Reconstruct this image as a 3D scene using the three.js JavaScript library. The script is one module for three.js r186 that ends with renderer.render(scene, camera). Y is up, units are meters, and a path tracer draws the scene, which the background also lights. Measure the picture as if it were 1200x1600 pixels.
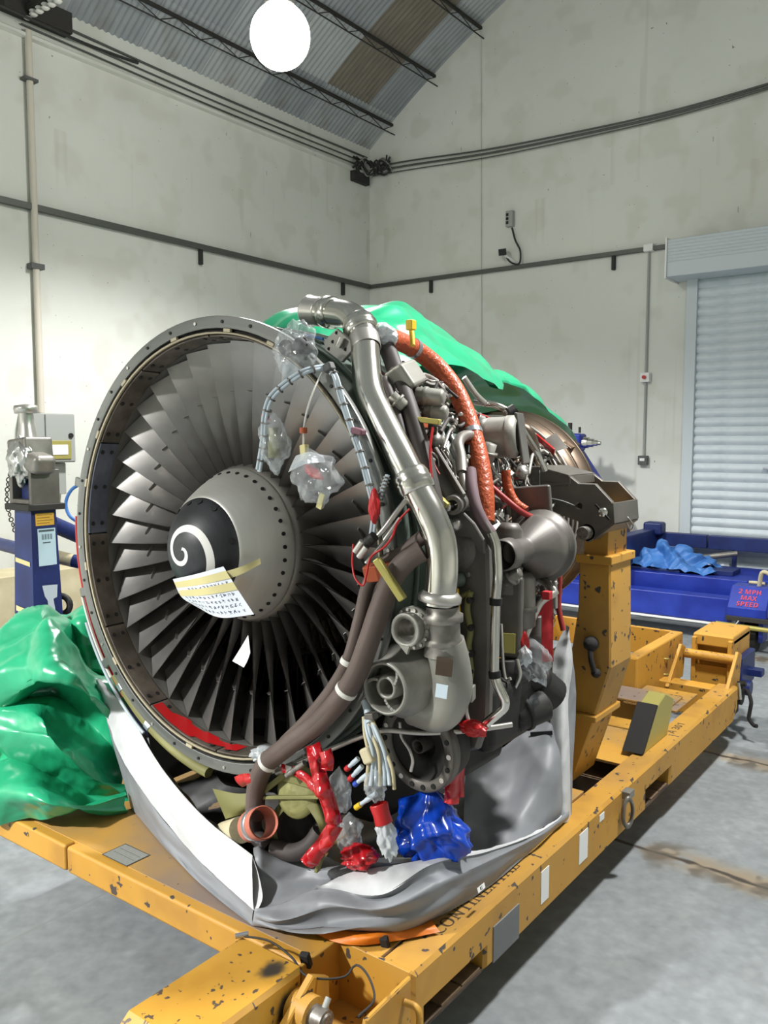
import * as THREE from 'three';
import { mergeGeometries, mergeVertices, toCreasedNormals } from 'three/addons/utils/BufferGeometryUtils.js';
import { RoundedBoxGeometry } from 'three/addons/geometries/RoundedBoxGeometry.js';
import { ImprovedNoise } from 'three/addons/math/ImprovedNoise.js';

// ---------------------------------------------------------------- camera, lights, exposure
const scene = new THREE.Scene();
scene.background = new THREE.Color(0x000000);
const FPX = 1316, EYE = 1.95, YAW = -36.756 * Math.PI / 180, PIT = 4.913 * Math.PI / 180;
const camera = new THREE.PerspectiveCamera(2 * Math.atan(800 / FPX) * 180 / Math.PI, 0.75, 0.05, 60);
const FWD = new THREE.Vector3(Math.sin(YAW) * Math.cos(PIT), -Math.sin(PIT), -Math.cos(YAW) * Math.cos(PIT));
camera.position.set(0, EYE, 0);
camera.lookAt(camera.position.clone().add(FWD));
scene.add(camera);
const renderer = new THREE.WebGLRenderer();
renderer.toneMapping = THREE.LinearToneMapping;
renderer.toneMappingExposure = 1.4;
renderer.shadowMap.enabled = true;
// high-bay lamps of the hangar: [x, y, z, candela]
const LAMPS = [[-4.78, 5.1, -5.04, 50], [-4.78, 5.1, 3.4, 200], [-.3, 5.1, -3.9, 62]];
const LAMP_COLOR = new THREE.Color(1, 1, .985);

// ---------------------------------------------------------------- helpers
const V = (x, y, z) => new THREE.Vector3(x, y, z);
const RGT = V(Math.cos(YAW), 0, Math.sin(YAW)), DWN = new THREE.Vector3().crossVectors(FWD, RGT);
if (DWN.y > 0) DWN.negate();
// a photo pixel gives a direction; the plane the thing touches gives the distance
const ray = (u, v) => FWD.clone().addScaledVector(RGT, (u - 600) / FPX).addScaledVector(DWN, (v - 800) / FPX);
const atZ = (u, v, z) => { const r = ray(u, v); r.multiplyScalar(z / r.z); r.y += EYE; return r; };
const atX = (u, v, x) => { const r = ray(u, v); r.multiplyScalar(x / r.x); r.y += EYE; return r; };
const atY = (u, v, y) => { const r = ray(u, v); r.multiplyScalar((y - EYE) / r.y); r.y += EYE; return r; };
const PZ = a => a.map(p => atZ(p[0], p[1], p[2]));
let seed = 12345;
const rnd = (a = 0, b = 1) => { seed = (seed * 1664525 + 1013904223) >>> 0; return a + (b - a) * seed / 4294967296; };
const reseed = s => { seed = s >>> 0; };
const PN = new ImprovedNoise();
const noise3 = (x, y, z) => PN.noise(x + 13.7, y + 4.3, z + 9.1);
const lerp = (a, b, t) => a + (b - a) * t, clamp = (x, a = 0, b = 1) => Math.min(b, Math.max(a, x)), smooth = (a, b, x) => { const t = clamp((x - a) / (b - a)); return t * t * (3 - 2 * t); };

const used = {};
function numbered(n) { if (used[n] === undefined) { used[n] = 0; return n; } used[n]++; return n + '_' + String(used[n]).padStart(3, '0'); }
function thing(name, label, category, base = V(0, 0, 0), group) {
  const o = new THREE.Group(); o.name = numbered(name); o.position.copy(base); scene.add(o);
  o.userData = { label, category }; if (group) o.userData.group = group;
  return o;
}
function struct(name, label, category) { const o = thing(name, label, category); o.userData.kind = 'structure'; return o; }
function offsetOf(o) { const p = V(0, 0, 0); while (o && o !== scene) { p.add(o.position); o = o.parent; } return p; }
function shade(m) { m.castShadow = true; m.receiveShadow = true; return m; }
// geometry given in world coordinates becomes a part of its thing
function part(parent, name, geo, mat, label) {
  const o = offsetOf(parent); if (o.lengthSq() > 0) geo.translate(-o.x, -o.y, -o.z);
  const m = shade(new THREE.Mesh(geo, mat)); m.name = name; parent.add(m);
  if (label) m.userData.label = label;
  return m;
}
// shared geometry placed as a part
function put(parent, name, geo, mat, pos, rot) {
  const o = offsetOf(parent); const m = shade(new THREE.Mesh(geo, mat)); m.name = name;
  m.position.copy(pos).sub(o); if (rot) { if (rot.isQuaternion) m.quaternion.copy(rot); else m.rotation.set(...rot); }
  parent.add(m); return m;
}
// a thing that is one mesh
function solo(name, label, category, geo, mat, group) {
  geo.computeBoundingBox(); const b = geo.boundingBox, c = V((b.min.x + b.max.x) / 2, b.min.y, (b.min.z + b.max.z) / 2);
  geo.translate(-c.x, -c.y, -c.z);
  const m = shade(new THREE.Mesh(geo, mat)); m.name = numbered(name); m.position.copy(c); scene.add(m);
  m.userData = { label, category }; if (group) m.userData.group = group;
  return m;
}
function uvBox(g) {
  const p = g.attributes.position, n = g.attributes.normal, uv = new Float32Array(p.count * 2);
  for (let i = 0; i < p.count; i++) {
    const ax = Math.abs(n.getX(i)), ay = Math.abs(n.getY(i)), az = Math.abs(n.getZ(i));
    let a, b;
    if (ay >= ax && ay >= az) { a = p.getX(i); b = p.getZ(i); } else if (ax >= az) { a = p.getZ(i); b = p.getY(i); } else { a = p.getX(i); b = p.getY(i); }
    uv[2 * i] = a; uv[2 * i + 1] = b;
  }
  g.setAttribute('uv', new THREE.BufferAttribute(uv, 2)); return g;
}
function flat(g) {
  let q = g.index ? g.toNonIndexed() : g;
  for (const k of Object.keys(q.attributes)) if (!['position', 'normal', 'uv'].includes(k)) q.deleteAttribute(k);
  if (!q.attributes.normal) q.computeVertexNormals();
  if (!q.attributes.uv) uvBox(q);
  return q;
}
const M = (...gs) => mergeGeometries(gs.flat(3).map(flat));
function bx(x0, x1, y0, y1, z0, z1, r = 0.005) {
  const w = x1 - x0, h = y1 - y0, d = z1 - z0;
  r = Math.min(r, w * .45, h * .45, d * .45);
  const g = r > 0 ? new RoundedBoxGeometry(w, h, d, 1, r) : new THREE.BoxGeometry(w, h, d);
  g.translate((x0 + x1) / 2, (y0 + y1) / 2, (z0 + z1) / 2); return uvBox(flat(g));
}
function ob(c, w, h, d, e = [0, 0, 0], r = .004) {           // oriented box: centre, size, euler or quaternion
  const rr = Math.min(r, w * .45, h * .45, d * .45);
  const g = uvBox(flat(rr > 0 ? new RoundedBoxGeometry(w, h, d, 1, rr) : new THREE.BoxGeometry(w, h, d)));
  g.applyQuaternion(e.isQuaternion ? e : new THREE.Quaternion().setFromEuler(new THREE.Euler(...e))); g.translate(c.x, c.y, c.z); return g;
}
const UP = V(0, 1, 0);
const qTo = (d, from = UP) => new THREE.Quaternion().setFromUnitVectors(from, d.clone().normalize());
function cyl(p, q, r1, r2 = r1, seg = 14, open = false) {
  const d = q.clone().sub(p), g = new THREE.CylinderGeometry(r2, r1, d.length(), seg, 1, open);
  g.applyQuaternion(qTo(d)); g.translate((p.x + q.x) / 2, (p.y + q.y) / 2, (p.z + q.z) / 2); return flat(g);
}
function bar(p, q, w, h, r = .003, roll = 0) {               // rectangular bar from p to q
  const d = q.clone().sub(p), g = uvBox(flat(new RoundedBoxGeometry(w, d.length(), h, 1, Math.min(r, w * .4, h * .4))));
  g.rotateY(roll); g.applyQuaternion(qTo(d)); g.translate((p.x + q.x) / 2, (p.y + q.y) / 2, (p.z + q.z) / 2); return g;
}
function curveOf(pts, bend) {                                // straight runs with rounded corners
  const c = new THREE.CurvePath(); let a = pts[0];
  for (let i = 1; i < pts.length - 1; i++) {
    const p = pts[i], d0 = a.clone().sub(p), d1 = pts[i + 1].clone().sub(p), b = Math.min(bend, d0.length() * .48, d1.length() * .48);
    const e0 = p.clone().addScaledVector(d0.normalize(), b), e1 = p.clone().addScaledVector(d1.normalize(), b);
    if (a.distanceTo(e0) > 1e-5) c.add(new THREE.LineCurve3(a, e0));
    c.add(new THREE.QuadraticBezierCurve3(e0, p, e1)); a = e1;
  }
  c.add(new THREE.LineCurve3(a, pts[pts.length - 1])); return c;
}
function tube(pts, r, o = {}) {
  const { seg = 8, bend = 0, n, closed = false, cap = true } = o;
  const c = bend ? curveOf(pts, bend) : new THREE.CatmullRomCurve3(pts, closed, 'centripetal');
  const L = c.getLength(), nn = n || Math.max(6, Math.min(90, Math.round(pts.length * 6)));
  const g = flat(new THREE.TubeGeometry(c, nn, r, seg, closed));
  const uv = g.attributes.uv; for (let i = 0; i < uv.count; i++) uv.setXY(i, uv.getX(i) * L, uv.getY(i) * r * 6.28);
  if (!cap || closed) return g;
  const ends = [];
  for (const t of [0, 1]) { const p = c.getPoint(t), d = c.getTangent(t).multiplyScalar(t ? 1 : -1); const k = new THREE.CircleGeometry(r, seg); k.applyQuaternion(qTo(d, V(0, 0, 1))); k.translate(p.x, p.y, p.z); ends.push(flat(k)); }
  return M(g, ends);
}
function ringOn(pts, t, r, w, o = {}) {                      // clamp band around a tube path at t
  const c = o.bend ? curveOf(pts, o.bend) : new THREE.CatmullRomCurve3(pts, false, 'centripetal');
  const p = c.getPointAt(t), d = c.getTangentAt(t).normalize();
  return cyl(p.clone().addScaledVector(d, -w / 2), p.clone().addScaledVector(d, w / 2), r, r, o.seg || 18);
}
function lathe(prof, cx, cy, seg = 64, phi0 = 0, phi = Math.PI * 2) {   // prof: [r, z] about an axis along z
  const g = new THREE.LatheGeometry(prof.map(p => new THREE.Vector2(p[0], p[1])), seg, phi0, phi);
  g.rotateX(Math.PI / 2); g.translate(cx, cy, 0); return flat(g);
}
const solid = prof => [...prof, prof[0]];                    // closed lathe section
function latheDir(prof, o, d, seg = 24) {                    // prof: [r, h] along direction d from o
  const g = new THREE.LatheGeometry(prof.map(p => new THREE.Vector2(p[0], p[1])), seg);
  g.applyQuaternion(qTo(d)); g.translate(o.x, o.y, o.z); return flat(g);
}
function extrude(pts, depth, o = {}) {                       // pts in xy, thickness along +z
  const { bevel = .004, holes = [] } = o, s = new THREE.Shape(pts.map(p => new THREE.Vector2(p[0], p[1])));
  for (const h of holes) { const k = new THREE.Path(); k.absarc(h[0], h[1], h[2], 0, Math.PI * 2, true); s.holes.push(k); }
  const g = new THREE.ExtrudeGeometry(s, { depth: depth - 2 * bevel, bevelEnabled: bevel > 0, bevelThickness: bevel, bevelSize: bevel, bevelSegments: 1, bevelOffset: -bevel, curveSegments: 10 });
  g.translate(0, 0, bevel); return uvBox(flat(g));
}
const extrudeZ = (pts, z0, z1, o) => { const g = extrude(pts, z1 - z0, o); g.translate(0, 0, z0); return uvBox(g); };
const extrudeX = (zy, x0, x1, o) => { const g = extrude(zy, x1 - x0, o); g.rotateY(Math.PI / 2); g.scale(1, 1, -1); g.translate(x0, 0, 0); flip(g); return uvBox(g); };   // pts are [z, y]
function flip(g) { const p = g.attributes.position, n = g.attributes.normal; for (let i = 0; i < p.count; i += 3) { for (let k = 0; k < 3; k++) { const a = p.getComponent(i + 1, k); p.setComponent(i + 1, k, p.getComponent(i + 2, k)); p.setComponent(i + 2, k, a); const b = n.getComponent(i + 1, k); n.setComponent(i + 1, k, n.getComponent(i + 2, k)); n.setComponent(i + 2, k, b); } } g.computeVertexNormals(); return g; }
const tri = x => 2 * Math.abs(x - Math.floor(x + .5));
// sharp-edged folds: warped triangle waves in a few directions
function creases(x, y, z) {
  const w = .55 * noise3(x * .6, y * .6, z * .6), v = .5 * noise3(x * .8 + 31, y * .8, z * .8);
  return .5 * (tri(x * .8 + y * .5 - z * .35 + w) - .5) + .35 * (tri(-x * .5 + y * .95 + z * .5 + v + .3) - .5) + .22 * (tri(x * 1.3 + y * .2 + z * 1.4 - w * 1.6) - .5) + .14 * (tri(y * 2.3 - x * 1.7 + v * 2) - .5);
}
// cloth: rows of control points, spline-interpolated both ways, then folded by noise
function sheet(rows, nu, nv, o = {}) {
  const { amp = 0, freq = 4, ridge = 0, seedv = 0, fine = 0, fold = 0, ff = 3 } = o;
  const rc = rows.map(r => new THREE.CatmullRomCurve3(r, false, 'centripetal'));
  const P = [], cols = [];
  for (let i = 0; i <= nu; i++) cols.push(new THREE.CatmullRomCurve3(rc.map(c => c.getPoint(i / nu)), false, 'centripetal'));
  for (let j = 0; j <= nv; j++) for (let i = 0; i <= nu; i++) P.push(rows.length > 1 ? cols[i].getPoint(j / nv) : V(0, 0, 0));
  const pos = new Float32Array(P.length * 3), uv = new Float32Array(P.length * 2), idx = [];
  const W = rc[rc.length >> 1].getLength(), Hh = cols[nu >> 1].getLength();
  for (let j = 0; j <= nv; j++) for (let i = 0; i <= nu; i++) { const k = j * (nu + 1) + i; pos.set([P[k].x, P[k].y, P[k].z], k * 3); uv[2 * k] = i / nu * W; uv[2 * k + 1] = j / nv * Hh; if (i < nu && j < nv) idx.push(k, k + 1, k + nu + 1, k + 1, k + nu + 2, k + nu + 1); }
  const g = new THREE.BufferGeometry(); g.setAttribute('position', new THREE.BufferAttribute(pos, 3)); g.setAttribute('uv', new THREE.BufferAttribute(uv, 2)); g.setIndex(idx); g.computeVertexNormals();
  if (amp || ridge || fine || fold) {
    const n = g.attributes.normal, p = g.attributes.position;
    for (let k = 0; k < p.count; k++) {
      const j = Math.floor(k / (nu + 1)), i = k % (nu + 1); const e = o.pin === false ? 1 : Math.min(1, Math.min(i, nu - i, j, nv - j) / 3 + (o.edge || .25));
      const x = p.getX(k) * freq + seedv, y = p.getY(k) * freq, z = p.getZ(k) * freq;
      let d = amp * noise3(x, y, z);
      if (ridge) d += ridge * (.35 - 2 * Math.abs(noise3(x * 1.3 + 7, y * 1.3, z * 1.3)) + .5 * (.35 - 2 * Math.abs(noise3(x * 2.9, y * 2.9 + 5, z * 2.9))));
      if (fine) d += fine * (.3 - Math.abs(noise3(x * 6, y * 6, z * 6 + 3)));
      if (fold) d += fold * creases(p.getX(k) * ff + seedv, p.getY(k) * ff, p.getZ(k) * ff);
      d *= e;
      p.setXYZ(k, p.getX(k) + n.getX(k) * d, p.getY(k) + n.getY(k) * d, p.getZ(k) + n.getZ(k) * d);
    }
    g.computeVertexNormals();
  }
  return o.crease ? toCreasedNormals(flat(g), o.crease) : flat(g);
}
// crumpled bag: a sphere stretched between radii, squeezed at the neck, creased by noise
function bag(c, rx, ry, rz, o = {}) {
  const { ridge = .35, freq = 2.2, neck = .3, s = 0, seg = 56, tilt = [0, 0, 0], crumple = .3 } = o;
  const g = new THREE.SphereGeometry(1, seg, Math.round(seg * .8)), p = g.attributes.position;
  for (let i = 0; i < p.count; i++) {
    const x = p.getX(i), y = p.getY(i), z = p.getZ(i);
    let d = 1 + ridge * 1.25 * creases(x * freq * .42 + s, y * freq * .42 + s * .37, z * freq * .42) + ridge * crumple * creases(x * freq * 1.1 + s, y * freq * 1.1, z * freq * 1.1 + s);
    const k = y > .35 ? lerp(1, neck, smooth(.35, 1, y)) : 1;
    p.setXYZ(i, x * d * k * rx, y * (y > 0 ? 1.15 : d) * ry, z * d * k * rz);
  }
  g.computeVertexNormals(); g.rotateX(tilt[0]); g.rotateY(tilt[1]); g.rotateZ(tilt[2]); g.translate(c.x, c.y, c.z); return flat(g);
}

// ---------------------------------------------------------------- textures (what surfaces are made of)
const RT = new Float32Array(65536), PT = new Uint16Array(65536); { let h = 987654321; for (let i = 0; i < 65536; i++) { h = (Math.imul(h, 1664525) + 1013904223) | 0; RT[i] = (h >>> 8) / 16777216; h = (Math.imul(h, 1664525) + 1013904223) | 0; PT[i] = h >>> 16; } }
function vn(x, y, per, s) {                                   // tileable value noise
  const xf = Math.floor(x), yf = Math.floor(y), fx = x - xf, fy = y - yf;
  let x0 = xf % per, y0 = yf % per; if (x0 < 0) x0 += per; if (y0 < 0) y0 += per;
  const x1 = x0 + 1 === per ? 0 : x0 + 1, y1 = y0 + 1 === per ? 0 : y0 + 1, r0 = PT[(y0 + s * 131) & 65535], r1 = PT[(y1 + s * 131) & 65535];
  const a = RT[(r0 + x0 * 7) & 65535], b = RT[(r0 + x1 * 7) & 65535], c = RT[(r1 + x0 * 7) & 65535], d = RT[(r1 + x1 * 7) & 65535];
  const u = fx * fx * (3 - 2 * fx), v = fy * fy * (3 - 2 * fy), p = a + (b - a) * u; return p + (c + (d - c) * u - p) * v;
}
function fbm(u, v, f, oct, s) { let a = 0, k = .5, t = 0; for (let i = 0; i < oct; i++) { a += k * vn(u * f, v * f, f, s + i * 17); t += k; k *= .5; f *= 2; } return a / t; }
function texOf(n, size, fn, srgb = true) {                   // fn(u, v) -> [r, g, b] 0..1, size metres per repeat
  const d = new Uint8Array(n * n * 4);
  for (let j = 0; j < n; j++) for (let i = 0; i < n; i++) { const c = fn(i / n, j / n), k = (j * n + i) * 4; d[k] = clamp(c[0]) * 255; d[k + 1] = clamp(c[1]) * 255; d[k + 2] = clamp(c[2]) * 255; d[k + 3] = 255; }
  const t = new THREE.DataTexture(d, n, n); t.wrapS = t.wrapT = THREE.RepeatWrapping; t.magFilter = THREE.LinearFilter; t.minFilter = THREE.LinearMipmapLinearFilter; t.generateMipmaps = true;
  if (srgb) t.colorSpace = THREE.SRGBColorSpace; t.repeat.set(1 / size, 1 / size); t.needsUpdate = true; return t;
}
const mix3 = (a, b, t) => [lerp(a[0], b[0], t), lerp(a[1], b[1], t), lerp(a[2], b[2], t)];
const c255 = (r, g, b) => [r / 255, g / 255, b / 255];
const std = o => { const m = new THREE.MeshStandardMaterial({ side: THREE.DoubleSide, ...o }); return m; };
const phy = o => new THREE.MeshPhysicalMaterial({ side: THREE.DoubleSide, ...o });

const wallTex = texOf(1024, 5, (u, v) => {
  let c = mix3(c255(207, 208, 200), c255(224, 226, 219), fbm(u, v, 4, 5, 3));
  const trowel = fbm(u + .02 * fbm(u, v, 8, 2, 9), v, 16, 3, 21); c = mix3(c, c255(196, 195, 182), .35 * smooth(.55, .75, trowel));
  const streak = vn(u * 90, v * 5, 90, 5) * vn(u * 23, v * 2, 23, 6); c = mix3(c, c255(188, 186, 172), .35 * smooth(.5, .85, streak));
  const sp = vn(u * 170, v * 110, 170 * 110, 31); if (sp > .988) c = mix3(c, c255(88, 82, 72), .8);
  return c;
});
const wallBump = texOf(512, 5, (u, v) => { const a = fbm(u, v, 6, 5, 40) * .8 + .2 * fbm(u, v, 60, 2, 44); return [a, a, a]; }, false);
const yellowTex = (s, rust, dust) => texOf(768, 1.6, (u, v) => {
  let c = mix3(c255(188, 136, 44), c255(203, 152, 60), fbm(u, v, 5, 4, s));
  c = mix3(c, c255(158, 112, 46), .5 * smooth(.5, .8, fbm(u, v, 9, 4, s + 2)));
  c = mix3(c, c255(152, 124, 88), dust * smooth(.25, .75, fbm(u, v, 3, 5, s + 8)));
  const ch = fbm(u, v, 48, 3, s + 4) + .35 * (fbm(u, v, 4, 2, s + 6) - .5); if (ch > rust) c = mix3(c, c255(72, 62, 56), smooth(rust, rust + .03, ch));
  const sc = vn(u * 220, v * 22, 2420, s + 11); if (sc > .985) c = mix3(c, c255(98, 84, 60), .6);
  return c;
});
const metalRough = (s, a, b) => texOf(256, .7, (u, v) => { const k = lerp(a, b, fbm(u, v, 7, 5, s)); return [k, k, k]; }, false);
const streakTex = (s, A, B, k = 1) => texOf(256, .8, (u, v) => mix3(A, B, clamp(k * (fbm(u, v, 6, 5, s) - .3) * 1.7)));
const roofTex = texOf(512, 3, (u, v) => { let c = mix3(c255(164, 168, 170), c255(196, 199, 200), fbm(u, v, 5, 5, 71)); c = mix3(c, c255(142, 134, 124), .4 * smooth(.66, .85, fbm(u, v, 8, 4, 75))); return c; });
const brownTex = texOf(512, 1.2, (u, v) => mix3(c255(106, 100, 90), c255(132, 125, 113), vn(u * 60, v * 8, 480, 3) * .6 + .4 * fbm(u, v, 9, 3, 4)));
const woodTex = texOf(512, 1, (u, v) => mix3(c255(92, 74, 56), c255(128, 104, 78), vn(u * 4, v * 80, 320, 12) * .6 + .4 * fbm(u, v, 6, 4, 14)));
const floorTex = (() => {                                      // 7 m x 7 m of painted slab
  const n = 1280, X0 = -4.5, Z0 = -6, S = 7;
  const t = texOf(n, 1, (u, v) => {
    const x = X0 + u * S, z = Z0 + v * S;
    let c = mix3(c255(126, 131, 133), c255(146, 151, 153), fbm(u, v, 12, 5, 90));
    c = mix3(c, c255(116, 119, 118), .35 * smooth(.5, .8, fbm(u, v, 34, 4, 95)));
    c = mix3(c, c255(158, 162, 163), .35 * smooth(.55, .8, fbm(u, v, 44, 4, 99)));
    const gr = .1 * (fbm(u, v, 200, 3, 61) - .5); c = [c[0] + gr, c[1] + gr, c[2] + gr];
    const scuff = vn(u * 400, v * 90, 3600, 17); if (scuff > .975) c = mix3(c, c255(92, 92, 90), .5 * smooth(.975, 1, scuff));
    for (const zj of [-3.84, -5.31, -.9]) { if (Math.abs(z - zj) > .45) continue;                  // cracked filler joints with dirt around them
      const w = (fbm(u, v, 40, 4, 7) - .5) * .14, d = Math.abs(z - zj - .03 * (x + 1) + w * .4);
      const patch = fbm(u, v, 26, 4, 52);
      const band = smooth(.14, .01, d + .16 * (.55 - patch)) * smooth(.36, .52, patch);
      c = mix3(c, c255(148, 132, 108), .85 * band);
      c = mix3(c, c255(62, 56, 50), smooth(.022, .004, d + .02 * (fbm(u, v, 120, 2, 5) - .35)) * .95 * smooth(.3, .45, patch + .12));
      c = mix3(c, c255(84, 78, 70), .7 * smooth(.5, .64, fbm(u, v, 60, 3, 33)) * smooth(.2, .05, d) * smooth(.4, .55, patch));
    }
    const sl = Math.abs(((x + 20.3) % 1.5) - .75); if (sl < .006) c = mix3(c, c255(132, 134, 132), .6);
    return c;
  });
  t.repeat.set(1, 1); return t;
})();

const MAT = {
  wall: std({ map: wallTex, roughness: .92, bumpMap: wallBump, bumpScale: .006 }),
  floor: std({ map: floorTex, roughness: .55, bumpMap: wallBump.clone(), bumpScale: .001 }),
  roof: std({ map: roofTex, roughness: .6, metalness: .35 }),
  roofBrown: std({ map: brownTex, roughness: .85 }),
  darkSteel: std({ color: 0x3a3835, roughness: .7, metalness: .4 }),
  pvc: std({ color: 0xc9c2b4, roughness: .6 }), conduit: std({ color: 0x5f605c, roughness: .55, metalness: .5 }),
  cable: std({ color: 0x2c2c2a, roughness: .7 }), cableGrey: std({ color: 0x8a8b86, roughness: .7 }),
  shutter: std({ map: streakTex(7, c255(198, 208, 214), c255(218, 226, 230)), roughness: .5 }), shutterFrame: std({ color: 0xc3ccd0, roughness: .5 }),
  yellow: std({ map: yellowTex(5, .80, .1), roughness: .5 }), yellowWorn: std({ map: yellowTex(23, .765, .3), roughness: .55 }),
  deck: std({ map: yellowTex(41, .82, 1.5), roughness: .7 }), rust: std({ map: streakTex(13, c255(58, 46, 38), c255(104, 84, 62)), roughness: .8 }),
  wood: std({ map: woodTex, roughness: .85 }),
  blue: std({ map: streakTex(31, c255(24, 44, 140), c255(38, 62, 166)), roughness: .38 }), navy: std({ map: streakTex(35, c255(20, 34, 86), c255(32, 52, 112)), roughness: .45 }),
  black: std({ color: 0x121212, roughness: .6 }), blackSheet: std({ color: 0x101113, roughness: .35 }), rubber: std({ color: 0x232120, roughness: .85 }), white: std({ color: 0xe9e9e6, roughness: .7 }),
  plate: std({ map: streakTex(51, c255(118, 120, 120), c255(152, 154, 152)), roughness: .55, metalness: .4 }),
  // engine
  caseGrey: std({ map: streakTex(61, c255(104, 105, 102), c255(142, 143, 138)), roughness: .45, metalness: .55 }),
  caseGreen: std({ map: streakTex(63, c255(92, 104, 96), c255(124, 138, 128)), roughness: .5, metalness: .35 }),
  liner: std({ map: streakTex(65, c255(78, 70, 62), c255(118, 108, 98)), roughness: .6, metalness: .25 }), linerBlue: std({ map: streakTex(67, c255(78, 82, 94), c255(108, 112, 126)), roughness: .6 }),
  duct: std({ map: streakTex(111, c255(92, 90, 86), c255(118, 116, 110)), roughness: .6, metalness: .3 }), cream: std({ color: 0xb9ae94, roughness: .7 }),
  blade: std({ map: streakTex(69, c255(166, 163, 159), c255(194, 191, 187)), roughness: .42, roughnessMap: metalRough(3, .75, 1), metalness: .92 }),
  spinner: std({ map: streakTex(73, c255(206, 204, 197), c255(216, 214, 207)), roughness: .4, metalness: .6 }),
  nose: std({ map: streakTex(77, c255(30, 31, 34), c255(56, 57, 60)), roughness: .42 }), mark: std({ color: 0xeceae4, roughness: .6 }),
  chrome: std({ color: 0xdedad2, roughness: .22, metalness: 1, roughnessMap: metalRough(5, .7, 1) }), steel: std({ color: 0xc6c2bc, roughness: .34, metalness: .8 }), steelDull: std({ map: streakTex(81, c255(116, 112, 106), c255(164, 160, 152)), roughness: .45, metalness: .6 }),
  cast: std({ map: streakTex(83, c255(142, 140, 132), c255(170, 168, 160)), roughness: .48, metalness: .4 }), agb: std({ map: streakTex(85, c255(96, 92, 88), c255(122, 118, 112)), roughness: .48, metalness: .35 }),
  brownPipe: std({ map: streakTex(87, c255(86, 72, 66), c255(108, 94, 88)), roughness: .62 }), darkPipe: std({ map: streakTex(89, c255(56, 50, 48), c255(80, 72, 68)), roughness: .6 }),
  orange: std({ color: 0xb0502c, roughness: .42, bumpMap: texOf(256, .12, (u, v) => { const a = fbm(u, v, 10, 3, 8); return [a, a, a]; }, false), bumpScale: .004 }), salmon: std({ color: 0xc0705c, roughness: .6 }),
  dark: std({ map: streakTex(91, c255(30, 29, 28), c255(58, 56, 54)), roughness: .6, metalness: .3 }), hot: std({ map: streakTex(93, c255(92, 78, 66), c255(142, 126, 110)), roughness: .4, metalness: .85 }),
  bracket: std({ map: streakTex(95, c255(98, 94, 89), c255(128, 124, 117)), roughness: .45, metalness: .45 }),
  redTape: std({ color: 0xb81d20, roughness: .35 }), redCloth: std({ color: 0xb3242a, roughness: .8 }), redWire: std({ color: 0x9c2f2c, roughness: .5 }), wire: std({ color: 0xb8c4cc, roughness: .5 }), wireWhite: std({ color: 0xd8d6cf, roughness: .55 }),
  olive: std({ map: streakTex(97, c255(120, 118, 70), c255(152, 150, 96)), roughness: .65 }), beige: std({ map: streakTex(99, c255(186, 174, 140), c255(206, 196, 164)), roughness: .7 }), brass: std({ color: 0xb5ab62, roughness: .45, metalness: .5 }), clampTan: std({ color: 0xa8502c, roughness: .6 }), zinc: std({ color: 0xc0c4cc, roughness: .3, metalness: .9 }),
  yellowPlain: std({ color: 0xd9b21c, roughness: .5 }), maskTape: std({ color: 0xd6cb92, roughness: .75 }), blueBag: phy({ color: 0x0d3fae, roughness: .22, clearcoat: .4, clearcoatRoughness: .2 }),
  film: phy({ color: 0xf6f9fb, roughness: .08, transmission: .84, thickness: 0, ior: 1.5 }), filmWhite: phy({ color: 0xe6ebee, roughness: .25, transmission: .5, thickness: 0 }), redFilm: phy({ color: 0xb5151f, roughness: .2, clearcoat: .4 }),
  greenTarp: phy({ map: streakTex(101, c255(30, 154, 108), c255(46, 178, 128)), roughness: .3, clearcoat: .35, clearcoatRoughness: .2 }), greyTarp: std({ map: streakTex(103, c255(124, 126, 130), c255(140, 142, 146)), roughness: .48 }), whiteTarp: std({ map: streakTex(105, c255(190, 191, 192), c255(212, 213, 214)), roughness: .6 }), orangeTarp: std({ color: 0xe07a1a, roughness: .5 }), blueTarp: std({ map: streakTex(107, c255(52, 104, 172), c255(80, 134, 200)), roughness: .5 }),
  grey: std({ color: 0x9b9e9a, roughness: .55 }), greyDark: std({ color: 0x555654, roughness: .6 }), glass: phy({ color: 0xffffff, roughness: .05, transmission: 1, thickness: 0 }),
  lamp: std({ color: 0xffffff, emissive: 0xfffaf0, emissiveIntensity: 9, roughness: .4 }), alu: std({ color: 0xb8b8b4, roughness: .35, metalness: .8 }),
};

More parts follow.
